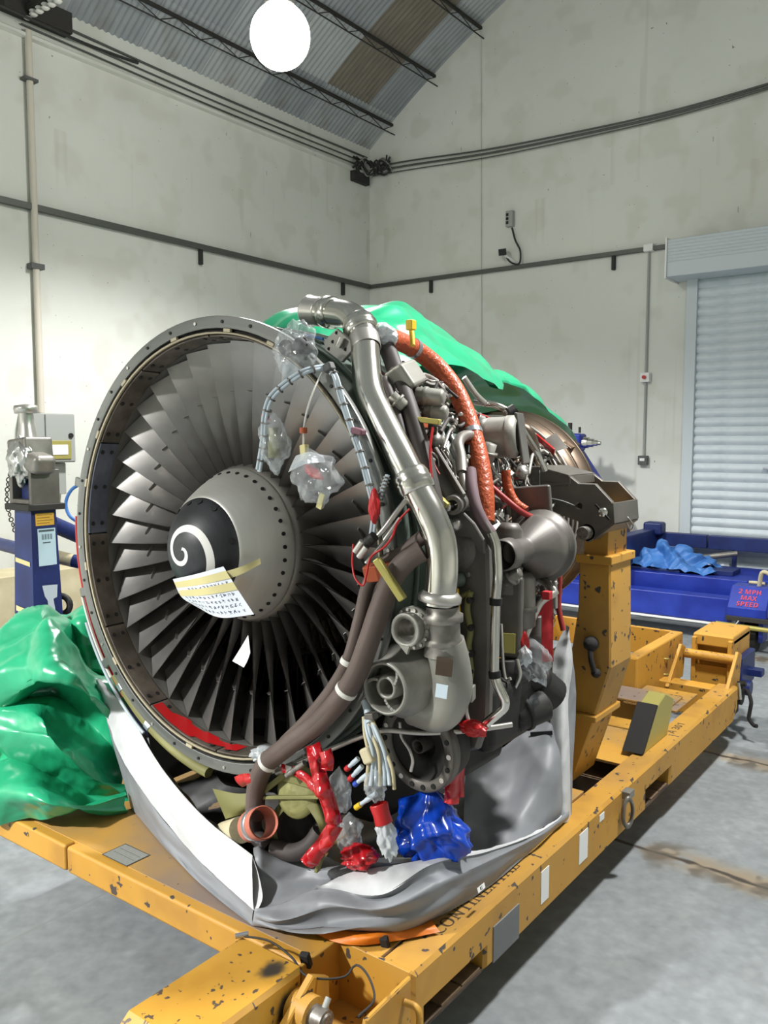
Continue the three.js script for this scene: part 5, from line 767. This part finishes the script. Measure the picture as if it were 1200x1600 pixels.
{ // -------- manifolds that follow the case round, and long runs along the core
  reseed(777); const mats = [MAT.steelDull, MAT.steel, MAT.chrome, MAT.darkPipe, MAT.steelDull, MAT.hot];
  const arc = (r, z, a0, a1, dz = 0) => { const p = []; for (let i = 0; i <= 10; i++) p.push(pol(r, lerp(a0, a1, i / 10), z + dz * i / 10)); return p; };
  for (let k = 0; k < 20; k++) { const z = -2.66 - k * .034, r = lerp(.70, .56, k / 19) + rnd(-.03, .05), a0 = rnd(-8, 25); part(EN, 'manifold_pipe', tube(arc(r, z, a0, a0 + rnd(20, 48), rnd(-.06, .06)), rnd(.005, .012), { seg: 8, n: 24 }), mats[k % mats.length]); }
  for (let k = 0; k < 18; k++) { const a = -6 + k * 3.6 + rnd(-1, 1), r = rnd(.54, .70), z0 = rnd(-2.66, -2.85), z1 = z0 - rnd(.25, .7); part(EN, 'core_pipe', tube([pol(r + .05, a, z0), pol(r, a + rnd(-2, 2), lerp(z0, z1, .3)), pol(r, a + rnd(-3, 3), lerp(z0, z1, .7)), pol(r - .05, a + rnd(-2, 5), z1)], rnd(.004, .010), { seg: 8, n: 24 }), mats[(k + 2) % mats.length]); }
  for (let k = 0; k < 14; k++) { const pts = [], a = rnd(12, 52), z = -2.2 - rnd(0, .32); for (let i = 0; i < 5; i++) pts.push(pol(.835 + rnd(0, .04), a - i * rnd(3, 6), z + rnd(-.03, .03))); part(EN, 'harness_wire', tube(pts, rnd(.0025, .005), { seg: 6, n: 24 }), [MAT.wireWhite, MAT.steel, MAT.redWire, MAT.steelDull, MAT.wire][k % 5]); }
  for (let k = 0; k < 16; k++) { const a = rnd(2, 60), z = rnd(-2.7, -3.3), p = pol(rnd(.5, .62), a, z); part(EN, 'core_bracket', ob(p, rnd(.02, .05), rnd(.04, .1), rnd(.02, .07), [rnd(-.4, .4), rnd(-.4, .4), a * Math.PI / 180], .005), [MAT.agb, MAT.bracket, MAT.dark, MAT.cast][k % 4]); }
}

// ---------------------------------------------------------------- covers, bags, paper
{
  const Yd = (u, v, y = .408) => atY(u, v, y), Zp = (u, v, z) => atZ(u, v, z);
  // grey bag-like cover gathered round the foot of the engine
  const T = thing('engine_cover', 'grey vinyl engine cover with white lining pulled down around the engine foot', 'tarpaulin', V(-1.9, .41, -2.2));
  const botL = [Yd(204, 1262), Yd(250, 1316), Yd(300, 1369), Yd(350, 1412), Yd(394, 1446)];
  const foldL = [Zp(150, 1064, -2.13), Zp(182, 1168, -2.08), Zp(228, 1243, -2.02), Zp(305, 1338, -1.925), Zp(396, 1422, -1.82)];
  const midL = [Zp(178, 1170, -2.10), Zp(215, 1245, -2.05), Zp(262, 1310, -1.97), Zp(325, 1376, -1.885), Zp(394, 1434, -1.815)];
  part(T, 'outer_panel', sheet([botL, midL, foldL], 50, 16, { fold: .025, ff: 3 }), MAT.greyTarp);
  const inL = [Zp(157, 1061, -2.15), Zp(203, 1118, -2.12), Zp(250, 1196, -2.06), Zp(318, 1276, -1.98), Zp(394, 1336, -1.90)];
  const liftL = foldL.map((p, i) => p.clone().lerp(inL[i], .5).add(V(.012, .008, .014)));
  part(T, 'lining_strip', sheet([foldL, liftL, inL], 60, 14, { ridge: .008, freq: 8, fine: .003 }), MAT.whiteTarp, 'white turned-over lining strip');
  const capIn = [Zp(394, 1336, -1.90), Zp(402, 1360, -1.885), Zp(408, 1385, -1.865), Zp(410, 1405, -1.845), Zp(402, 1423, -1.825)];
  part(T, 'lining_fold', sheet([[foldL[3], foldL[3].clone().lerp(foldL[4], .3), foldL[3].clone().lerp(foldL[4], .6), foldL[3].clone().lerp(foldL[4], .85), foldL[4]], capIn], 24, 8, { ridge: .004, freq: 9 }), MAT.whiteTarp);
  const botF = [Yd(393, 1446), Yd(470, 1457), Yd(560, 1459), Yd(640, 1447), Yd(700, 1426), Yd(770, 1382), Yd(840, 1320), Yd(889, 1272)];
  const topF = [Zp(398, 1420, -1.82), Zp(432, 1416, -1.86), Zp(500, 1388, -1.94), Zp(590, 1398, -1.99), Zp(672, 1352, -2.16), Zp(760, 1331, -2.44), Zp(840, 1302, -2.80), Zp(889, 1268, -3.14)];
  const midF = [Zp(396, 1434, -1.805), Zp(450, 1436, -1.84), Zp(530, 1425, -1.925), Zp(615, 1418, -2.035), Zp(690, 1385, -2.17), Zp(768, 1352, -2.43), Zp(840, 1310, -2.79), Zp(889, 1270, -3.13)];
  midF[1].add(V(.02, 0, .03)); midF[2].add(V(.02, .01, .05)); midF[3].add(V(.02, .01, .03)); midF[4].add(V(.03, 0, .02));
  const pushF = (A, B, t, k) => A.map((p, i) => p.clone().lerp(B[i], t).add(V(.3, .25, .8).multiplyScalar(i > 0 && i < 7 ? k[i] : 0)));
  part(T, 'outer_panel', sheet([botF, pushF(botF, midF, .5, [0, .03, .045, .05, .03, .02, .01, 0]), pushF(botF, midF, .85, [0, -.015, -.03, .01, -.02, .0, .0, 0]), pushF(midF, topF, .35, [0, .025, .01, .04, .02, .02, .01, 0]), pushF(midF, topF, .7, [0, .0, .03, -.02, -.01, 0, 0, 0]), topF], 200, 60, { fold: .035, ff: 2.4 }), MAT.greyTarp);
  const wTop = [Zp(498, 1386, -1.95), Zp(545, 1364, -2.02), Zp(620, 1351, -2.12), Zp(690, 1338, -2.28), Zp(762, 1328, -2.48), Zp(830, 1305, -2.80), Zp(884, 1272, -3.16)];
  const wBot = [Zp(496, 1389, -1.945), Zp(545, 1396, -1.965), Zp(600, 1397, -2.0), Zp(672, 1353, -2.165), Zp(760, 1332, -2.445), Zp(838, 1303, -2.80), Zp(889, 1269, -3.14)];
  part(T, 'lining_strip', sheet([wBot, wBot.map((p, i) => p.clone().lerp(wTop[i], .5).add(V(0, .012, .01))), wTop], 60, 8, { ridge: .005, freq: 6 }), MAT.whiteTarp);
  const iTop = [Zp(396, 1338, -1.91), Zp(430, 1345, -1.96), Zp(480, 1352, -2.01), Zp(545, 1364, -2.04), Zp(620, 1351, -2.14), Zp(690, 1338, -2.30)];
  const iBot = [Zp(403, 1420, -1.83), Zp(432, 1415, -1.875), Zp(470, 1400, -1.93), Zp(498, 1388, -1.96), Zp(560, 1382, -2.05), Zp(640, 1372, -2.15)];
  part(T, 'inner_panel', sheet([iBot, iBot.map((p, i) => p.clone().lerp(iTop[i], .5).add(V(-.015, -.01, -.02))), iTop, iTop.map(p => V(p.x - .25, .41, p.z - .25))], 50, 24, { fold: .05, ff: 4 }), MAT.greyTarp);
  const r0 = [Zp(728, 1200, -2.85), Zp(790, 1165, -3.0), Zp(838, 1118, -3.12), Zp(866, 1040, -3.2), Zp(882, 982, -3.25)], r1 = [Zp(725, 1265, -2.7), Zp(790, 1245, -2.86), Zp(835, 1205, -3.0), Zp(866, 1140, -3.12), Zp(880, 1100, -3.2)], r2 = [Zp(722, 1345, -2.42), Zp(780, 1328, -2.56), Zp(835, 1300, -2.82), Zp(870, 1278, -3.02), Zp(885, 1268, -3.15)];
  part(T, 'inner_panel', sheet([r2, r1, r0], 40, 40, { fold: .06, ff: 2.8 }), MAT.greyTarp);
  const sL = [Zp(884, 976, -3.26), Zp(866, 1020, -3.2), Zp(861, 1090, -3.15), Zp(860, 1180, -3.11), Zp(864, 1282, -3.06)], sR = [Zp(886, 977, -3.28), Zp(895, 1030, -3.27), Zp(888, 1095, -3.24), Zp(890, 1170, -3.2), Zp(892, 1274, -3.16)];
  part(T, 'lining_strip', sheet([sL, sL.map((p, i) => p.clone().lerp(sR[i], .5).add(V(.03, 0, .035))), sR], 50, 10, { ridge: .005, freq: 7 }), MAT.whiteTarp); part(T, 'outer_panel', sheet([sR, sR.map((p, i) => Zp([888, 899, 900, 896, 893][i], [985, 1060, 1110, 1180, 1274][i], [-3.3, -3.32, -3.3, -3.24, -3.17][i]))], 40, 8, { ridge: .006, freq: 7 }), MAT.greyTarp);
  part(T, 'fastener_tab', ob(Zp(846, 1146, -3.09), .09, .018, .006, [0, .5, .12], .002), MAT.black);
  const lg = canvasMat(64, 64, (c, w, h) => { c.fillStyle = '#e8e8e4'; c.fillRect(0, 0, w, h); c.fillStyle = '#1b1b1b'; c.font = 'bold 54px sans-serif'; c.textAlign = 'center'; c.textBaseline = 'middle'; c.fillText('E', w / 2, h / 2 + 3); });
  const l0 = Zp(744, 1391, -2.31), l1 = Zp(755, 1382, -2.36), l2 = Zp(753, 1374, -2.36), l3 = Zp(742, 1383, -2.31); for (const p of [l0, l1, l2, l3]) p.add(V(.02, .005, .02)); part(T, 'brand_tag', quad(l0, l1, l2, l3), lg, 'small white tag');
  const fl = (x, z) => V(x, .416, z); const BS = thing('black_sheet', 'black plastic sheet lining the grey cover, its floor added to darken under the fan', 'plastic sheet', V(-2.3, .41, -2.4)); part(BS, 'shade_floor_sheet', sheet([[fl(-2.9, -2.15), fl(-2.35, -1.97), fl(-1.95, -1.88), fl(-1.7, -1.97), fl(-1.52, -2.2)], [fl(-2.9, -2.6), fl(-2.4, -2.5), fl(-2.0, -2.5), fl(-1.7, -2.5), fl(-1.5, -2.5)], [fl(-2.85, -3.2), fl(-2.4, -3.25), fl(-2.0, -3.25), fl(-1.7, -3.2), fl(-1.5, -3.1)]], 40, 30, { fold: .05, ff: 3.5, pin: false }), MAT.blackSheet);  // floor sheet made black to stand in for the shade under the fan
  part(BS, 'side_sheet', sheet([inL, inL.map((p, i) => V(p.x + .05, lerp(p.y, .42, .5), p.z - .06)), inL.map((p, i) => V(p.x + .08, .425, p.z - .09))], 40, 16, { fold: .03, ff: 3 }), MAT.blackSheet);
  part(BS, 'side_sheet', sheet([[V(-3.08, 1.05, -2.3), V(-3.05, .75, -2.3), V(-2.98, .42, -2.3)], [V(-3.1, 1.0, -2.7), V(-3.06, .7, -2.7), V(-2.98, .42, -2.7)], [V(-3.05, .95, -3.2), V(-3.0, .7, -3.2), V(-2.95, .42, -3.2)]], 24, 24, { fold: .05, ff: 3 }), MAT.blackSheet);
  // orange sheet under it
  solo('orange_sheet', 'orange plastic sheet peeping out under the grey cover', 'tarpaulin', sheet([[Yd(480, 1452, .409), Yd(520, 1471, .409), Yd(560, 1477, .409), Yd(620, 1470, .409), Yd(688, 1456, .409)], [Yd(500, 1447, .425), Yd(540, 1455, .43), Yd(585, 1462, .44), Yd(625, 1455, .43), Yd(680, 1446, .42)], [Yd(500, 1430, .412), Yd(540, 1435, .412), Yd(585, 1435, .412), Yd(625, 1430, .412), Yd(670, 1430, .412)]], 40, 12, { ridge: .006, freq: 9 }), MAT.orangeTarp);
  // green tarp heap
  const U = [-60, 15, 70, 110, 150, 200], H = (vs, zs) => U.map((u, i) => Zp(u, vs[i], zs[i]));
  const G = thing('green_tarp', 'shiny green tarpaulin heaped on the stand beside the fan', 'tarpaulin', V(-3, .41, -2));
  part(G, 'heap', sheet([
    H([1254, 1276, 1289, 1281, 1270, 1256], [-1.77, -1.77, -1.765, -1.84, -1.95, -2.08]), H([1222, 1240, 1255, 1260, 1262, 1254], [-1.73, -1.72, -1.73, -1.81, -1.92, -2.06]), H([1196, 1207, 1224, 1241, 1253, 1251], [-1.80, -1.81, -1.83, -1.9, -2.0, -2.09]),
    H([1185, 1190, 1208, 1230, 1246, 1248], [-1.93, -1.95, -1.98, -2.0, -2.05, -2.12]), H([1150, 1146, 1160, 1188, 1225, 1240], [-1.80, -1.79, -1.82, -1.9, -2.0, -2.1]), H([1118, 1105, 1118, 1150, 1190, 1222], [-1.86, -1.87, -1.86, -1.93, -2.02, -2.13]),
    H([1100, 1096, 1080, 1100, 1140, 1190], [-2.02, -2.04, -2.06, -2.08, -2.12, -2.18]), H([1080, 1086, 1062, 1062, 1096, 1150], [-1.84, -1.83, -1.86, -1.92, -2.03, -2.16]), H([1040, 1030, 1010, 1025, 1058, 1110], [-1.88, -1.89, -1.93, -2.02, -2.12, -2.2]), H([1012, 982, 953, 985, 1030, 1060], [-2.0, -2.02, -2.05, -2.14, -2.2, -2.26]), H([1010, 985, 965, 1000, 1040, 1070], [-2.3, -2.3, -2.3, -2.35, -2.4, -2.4])], 120, 200, { fold: .13, ff: 2.0, ridge: .004, freq: 6, pin: false }), MAT.greenTarp);
  part(G, 'back_fold', sheet([[Zp(60, 1040, -2.2), Zp(100, 1045, -2.18), Zp(135, 1050, -2.2), Zp(160, 1060, -2.28)], [Zp(70, 985, -2.25), Zp(100, 1000, -2.2), Zp(130, 1000, -2.22), Zp(155, 1010, -2.3)], [Zp(66, 955, -2.32), Zp(95, 958, -2.3), Zp(122, 950, -2.3), Zp(150, 948, -2.36)], [Zp(70, 975, -2.5), Zp(95, 975, -2.5), Zp(122, 970, -2.5), Zp(150, 970, -2.5)]], 70, 80, { fold: .10, ff: 3.2 }), MAT.greenTarp);
  // green tarp over the engine top
  const sil = [[438, 520], [452, 500], [482, 483], [520, 474], [560, 472], [600, 480], [640, 501], [680, 526], [714, 556], [724, 572], [762, 578], [802, 596], [842, 626], [868, 652], [880, 676]];
  const ridgeX = -2.36, rg = sil.map(([u, v]) => atX(u, v, ridgeX));
  const k = i => 1 - .72 * smooth(6, 10, i), near = rg.map((p, i) => V(p.x + .24 * k(i), p.y - .10 * k(i), p.z + .02)), nearer = rg.map((p, i) => V(p.x + .42 * k(i), p.y - .30 * k(i), p.z + .02)), far = rg.map(p => V(p.x - .4, p.y - .14, p.z)), far2 = rg.map(p => V(p.x - .75, p.y - .6, p.z));
  const G2 = thing('green_tarp', 'green tarpaulin draped over the top rear of the engine', 'tarpaulin', V(-2.4, 2.0, -3.4)); part(G2, 'drape', sheet([nearer, near, rg, far, far2], 200, 70, { fold: .08, ff: 2.2, edge: .5 }), MAT.greenTarp);
  part(G2, 'blue_hem', tube([Zp(478, 524, -2.28), Zp(490, 526, -2.27), Zp(505, 530, -2.26)], .005), MAT.blueTarp);
  // blue plastic bag, red straps
  solo('blue_bag', 'shiny blue plastic bag wrapped round a part under the gearbox', 'plastic bag', bag(Zp(672, 1298, -2.3), .13, .13, .10, { ridge: .55, freq: 2.6, neck: .55, s: 21, seg: 80, crumple: .26 }), MAT.blueBag);
  const rs = (name, label, pts, w, m = MAT.redFilm, o = {}) => { const a = [], b = [], c = []; pts.forEach(([u, v, z], i) => { const p = Zp(u, v, z), q = Zp(...(pts[i + 1] || pts[i])), r = Zp(...(pts[i - 1] || pts[i])); const d = q.clone().sub(r).normalize(), s = new THREE.Vector3().crossVectors(d, FWD).normalize().multiplyScalar(w / 2); a.push(p.clone().sub(s)); b.push(p.clone().addScaledVector(FWD, -w * (o.bulge ?? .3))); c.push(p.clone().add(s)); }); return solo(name, label, o.cat || 'tape', sheet([a, b, c], 80, 20, { fold: (o.ridge ?? .008) * 2.6, ff: 9 }), m); };
  rs('red_strap', 'broad red plastic strap hanging above the blue bag', [[712, 1190, -2.32], [708, 1220, -2.32], [705, 1255, -2.31]], .05); rs('red_strap', 'narrow red plastic strap beside the broad one', [[722, 1186, -2.36], [720, 1215, -2.36], [719, 1245, -2.36]], .025);
  rs('red_ribbon', 'long flat red cloth warning ribbon hanging by the column', [[854, 925, -2.78], [855, 960, -2.77], [855, 1000, -2.76], [856, 1034, -2.76]], .042, MAT.redCloth, { bulge: .05, ridge: .002, cat: 'ribbon' }); rs('red_ribbon', 'crumpled red cloth ribbon behind the long flat one', [[840, 945, -2.84], [842, 965, -2.83], [836, 990, -2.82], [832, 1005, -2.8]], .03, MAT.redCloth, { cat: 'ribbon' });
  rs('red_film', 'red plastic film wound round the fittings under the fan', [[488, 1162, -1.97], [494, 1185, -1.955], [500, 1215, -1.955], [512, 1250, -1.96], [524, 1288, -1.965]], .05, MAT.redFilm, { ridge: .014 }); rs('red_film', 'red plastic film twisted down the olive collar', [[526, 1288, -1.965], [512, 1308, -1.95], [496, 1330, -1.94], [478, 1350, -1.93]], .05, MAT.redFilm, { ridge: .014 }); rs('red_film', 'red plastic film folded over the drain line end', [[508, 1172, -1.96], [512, 1188, -1.95], [510, 1203, -1.96]], .04, MAT.redFilm); rs('red_film', 'red plastic film lying across the olive cover', [[440, 1200, -1.99], [462, 1206, -1.985], [485, 1222, -1.98], [500, 1240, -1.97]], .03, MAT.redFilm); rs('red_tape', 'red and silver tape tied round the brown pipe end', [[372, 1222, -1.99], [385, 1218, -1.96], [400, 1220, -1.965]], .045, MAT.redTape);
  solo('film_bag', 'white and red crumpled film bag tucked behind the brown pipe', 'plastic bag', bag(Zp(412, 1178, -2.06), .045, .025, .04, { ridge: .5, freq: 3, neck: .9, s: 31 }), MAT.filmWhite);
  solo('red_bag', 'dark red plastic bag lying at the edge of the grey cover', 'plastic bag', bag(Zp(562, 1338, -2.05), .055, .035, .05, { ridge: .5, freq: 3, neck: .8, s: 41 }), MAT.redFilm); solo('film_bag', 'clear film bag above the dark red bag', 'plastic bag', bag(Zp(546, 1300, -2.08), .04, .06, .04, { ridge: .5, freq: 2.6, s: 43 }), MAT.film); solo('film_bag', 'smoky clear film bag hanging beside the red film', 'plastic bag', bag(Zp(530, 1235, -2.02), .04, .07, .035, { ridge: .5, freq: 2.6, s: 47 }), MAT.film);
  // bag over cable ends with red band
  { const B = thing('cable_end_bag', 'clear bag with red tape band over the loose cable ends', 'plastic bag', Zp(605, 1340, -1.98)); part(B, 'upper_film', bag(Zp(586, 1228, -1.975), .035, .045, .03, { ridge: .4, freq: 3, neck: .8, s: 51 }), MAT.film); part(B, 'tape_band', latheDir([[.022, -.03], [.028, -.028], [.026, 0], [.029, .028], [.024, .032]], Zp(596, 1272, -1.97), Zp(588, 1245, -1.97).sub(Zp(602, 1295, -1.97)), 18), MAT.redTape); part(B, 'lower_film', bag(Zp(604, 1308, -1.97), .032, .062, .028, { ridge: .45, freq: 3, neck: .6, s: 57, tilt: [0, 0, .2] }), MAT.filmWhite); }
  // hanging bags in front of the fan
  { const B = thing('connector_bag', 'clear bag over two dark round connectors at the fan rim', 'plastic bag', Zp(462, 590, -2.02)); part(B, 'film', bag(Zp(462, 548, -2.03), .072, .085, .05, { ridge: .45, freq: 2.4, neck: .9, s: 61, seg: 48, tilt: [0, 0, 2.9] }), MAT.film); for (const [u, v] of [[452, 545], [475, 541]]) part(B, 'connector', latheDir([[0, .03], [.024, .03], [.027, .02], [.027, 0], [.02, 0], [.02, -.03], [0, -.03]], Zp(u, v, -2.03), V(.3, .1, 1), 20), MAT.dark); part(B, 'film_tip', latheDir([[.03, 0], [.012, .05], [.003, .07]], Zp(455, 572, -2.02), Zp(447, 588, -2.02).sub(Zp(460, 560, -2.02)), 12), MAT.film); }
  { const B = thing('connector_bag', 'clear bag at the end of the grey harness hanging before the blades', 'plastic bag', Zp(428, 725, -1.96)); part(B, 'film', bag(Zp(428, 692, -1.96), .055, .085, .04, { ridge: .45, freq: 2.6, neck: .5, s: 67, seg: 48 }), MAT.film); part(B, 'connector', M(cyl(Zp(426, 668, -1.965), Zp(428, 700, -1.965), .014), cyl(Zp(428, 690, -1.965), Zp(429, 715, -1.965), .02)), MAT.olive); part(B, 'red_tag', ob(Zp(415, 652, -1.95), .025, .03, .006, [0, .2, .4], .002), MAT.redTape); }
  { const B = thing('connector_bag', 'clear bag with red tape hanging from a white string before the fan', 'plastic bag', Zp(495, 790, -1.96)); part(B, 'string', tube(PZ([[503, 582, -2.03], [490, 610, -1.985], [480, 640, -1.965], [475, 668, -1.96], [474, 695, -1.96]]), .0028, { seg: 6 }), MAT.wireWhite); part(B, 'bead', cyl(Zp(474, 668, -1.96), Zp(474, 677, -1.96), .012), MAT.clampTan); part(B, 'tape_neck', ob(Zp(476, 706, -1.955), .025, .045, .02, [0, 0, .1], .004), MAT.maskTape); part(B, 'film', bag(Zp(492, 744, -1.955), .085, .085, .045, { ridge: .5, freq: 2.5, neck: .25, s: 71, seg: 52, tilt: [0, 0, .35] }), MAT.film); part(B, 'flap', sheet([[Zp(450, 738, -1.93), Zp(478, 725, -1.92), Zp(508, 722, -1.93)], [Zp(462, 712, -1.94), Zp(485, 706, -1.93), Zp(505, 712, -1.94)]], 16, 8, { ridge: .006, freq: 12 }), MAT.filmWhite); part(B, 'red_tape', bag(Zp(490, 738, -1.955), .04, .014, .02, { s: 73, tilt: [0, 0, -.5], neck: .9 }), MAT.redTape); part(B, 'tape_tail', ob(Zp(501, 783, -1.95), .022, .05, .005, [0, 0, -.35], .002), MAT.maskTape); }
  solo('clear_bag', 'clear plastic bag taped over a pump fitting by the red ribbon', 'plastic bag', bag(Zp(832, 1030, -2.72), .06, .085, .05, { ridge: .5, freq: 2.6, s: 81, seg: 48, tilt: [0, 0, .4] }), MAT.film); solo('clear_bag', 'small silvery plastic bag under the red taped pipe', 'plastic bag', bag(Zp(820, 1025, -2.64), .025, .035, .02, { ridge: .5, freq: 3, s: 83 }), MAT.filmWhite);
  solo('yellow_flag', 'small yellow protective cap standing above the orange hose', 'cap', M(ob(atR(642, 508, 1.02), .028, .035, .028, [0, 0, 0], .004), cyl(atR(643, 516, 1.0), atR(645, 540, .97), .009)), MAT.yellowPlain);
  // handwritten note taped on the spinner
  const ink = canvasMat(512, 420, (c, w, h) => { c.fillStyle = '#e4eaf2'; c.fillRect(0, 0, w, h); c.strokeStyle = '#39415a'; c.lineWidth = 4; c.lineCap = 'round'; reseed(31); for (let j = 0; j < 6; j++) for (let i = j < 1 ? 2 : 0; i < 13; i++) { const x = 40 + i * 34, y = 130 + j * 48 + i * .5, n = 3 + Math.floor(rnd(0, 4)); for (let k = 0; k < n; k++) { c.beginPath(); c.moveTo(x + rnd(0, 22), y + rnd(-14, 16)); if (rnd() < .5) c.lineTo(x + rnd(0, 24), y + rnd(-14, 16)); else c.quadraticCurveTo(x + rnd(0, 24), y + rnd(-14, 16), x + rnd(0, 24), y + rnd(-14, 16)); c.stroke(); } } });
  const N = thing('paper_note', 'handwritten white paper note taped across the spinner', 'paper note', Zp(340, 960, -1.99));
  const n0 = [Zp(270, 905, -1.965), Zp(310, 896, -1.925), Zp(349, 885, -1.955)], n1 = [Zp(283, 932, -1.975), Zp(325, 930, -1.925), Zp(372, 922, -1.965)], n2 = [Zp(303, 946, -1.98), Zp(345, 965, -1.945), Zp(397, 960, -1.975)];
  const ns = sheet([n2, n1, n0], 24, 20); { const uv = ns.attributes.uv; let a = 0, b = 0; for (let i = 0; i < uv.count; i++) { a = Math.max(a, uv.getX(i)); b = Math.max(b, uv.getY(i)); } for (let i = 0; i < uv.count; i++) uv.setXY(i, uv.getX(i) / a, uv.getY(i) / b); }
  part(N, 'sheet', ns, ink); const off = p => p.clone().addScaledVector(FWD, -.003);
  const band = (t0, t1) => { const L2 = (A, B, t) => A.map((p, i) => off(p.clone().lerp(B[i], t))); return sheet([L2(n0, n1, t0), L2(n0, n1, (t0 + t1) / 2), L2(n0, n1, t1)], 20, 4, {}); };
  part(N, 'tape_strip', band(.18, .5), MAT.maskTape); part(N, 'tape_strip', band(.66, .98), MAT.maskTape); part(N, 'tape_strip', sheet([[Zp(352, 893, -1.955), Zp(380, 884, -1.985), Zp(406, 872, -2.035)], [Zp(357, 905, -1.965), Zp(382, 895, -1.99), Zp(408, 881, -2.035)]], 14, 4, {}), MAT.maskTape);
  solo('paper_tag', 'small white paper tag caught between the lower blades', 'paper tag', sheet([[Zp(388, 992, -2.2), Zp(391, 1020, -2.2)], [Zp(376, 1012, -2.2), Zp(386, 1034, -2.2)], [Zp(363, 1033, -2.2), Zp(381, 1043, -2.2)]], 6, 6, { amp: .004, freq: 20 }), MAT.white);
  // red repair tape on the liner
  { const ang = (u, v, z) => { const p = Zp(u, v, z); return Math.atan2(p.y - CY, p.x - CX); }; const a0 = ang(238, 1108, -2.085), a1 = ang(384, 1168, -2.15), pos = [], idx = [], n = 40; reseed(91);
    let f = .0, b = .0; for (let i = 0; i <= n; i++) { const t = i / n, a = lerp(a0, a1, t); if (i % 7 === 0) { f = rnd(0, .03); b = rnd(0, .03); } const z0 = lerp(-2.078, -2.10, smooth(.7, 1, t)) - f * (t > .3 ? 1 : .2), z1 = lerp(-2.135, -2.16, smooth(.15, .3, t)) + b * .6; for (let k = 0; k <= 3; k++) { const r = .7575; pos.push(CX + r * Math.cos(a), CY + r * Math.sin(a), lerp(z0, z1, k / 3)); } if (i < n) for (let k = 0; k < 3; k++) { const q = i * 4 + k; idx.push(q, q + 1, q + 4, q + 1, q + 5, q + 4); } }
    const g = new THREE.BufferGeometry(); g.setAttribute('position', new THREE.Float32BufferAttribute(pos, 3)); g.setIndex(idx); g.computeVertexNormals(); solo('repair_tape', 'patch of red repair tape stuck on the lower inlet liner', 'tape', flat(g), MAT.redTape); }
}

renderer.render(scene, camera);
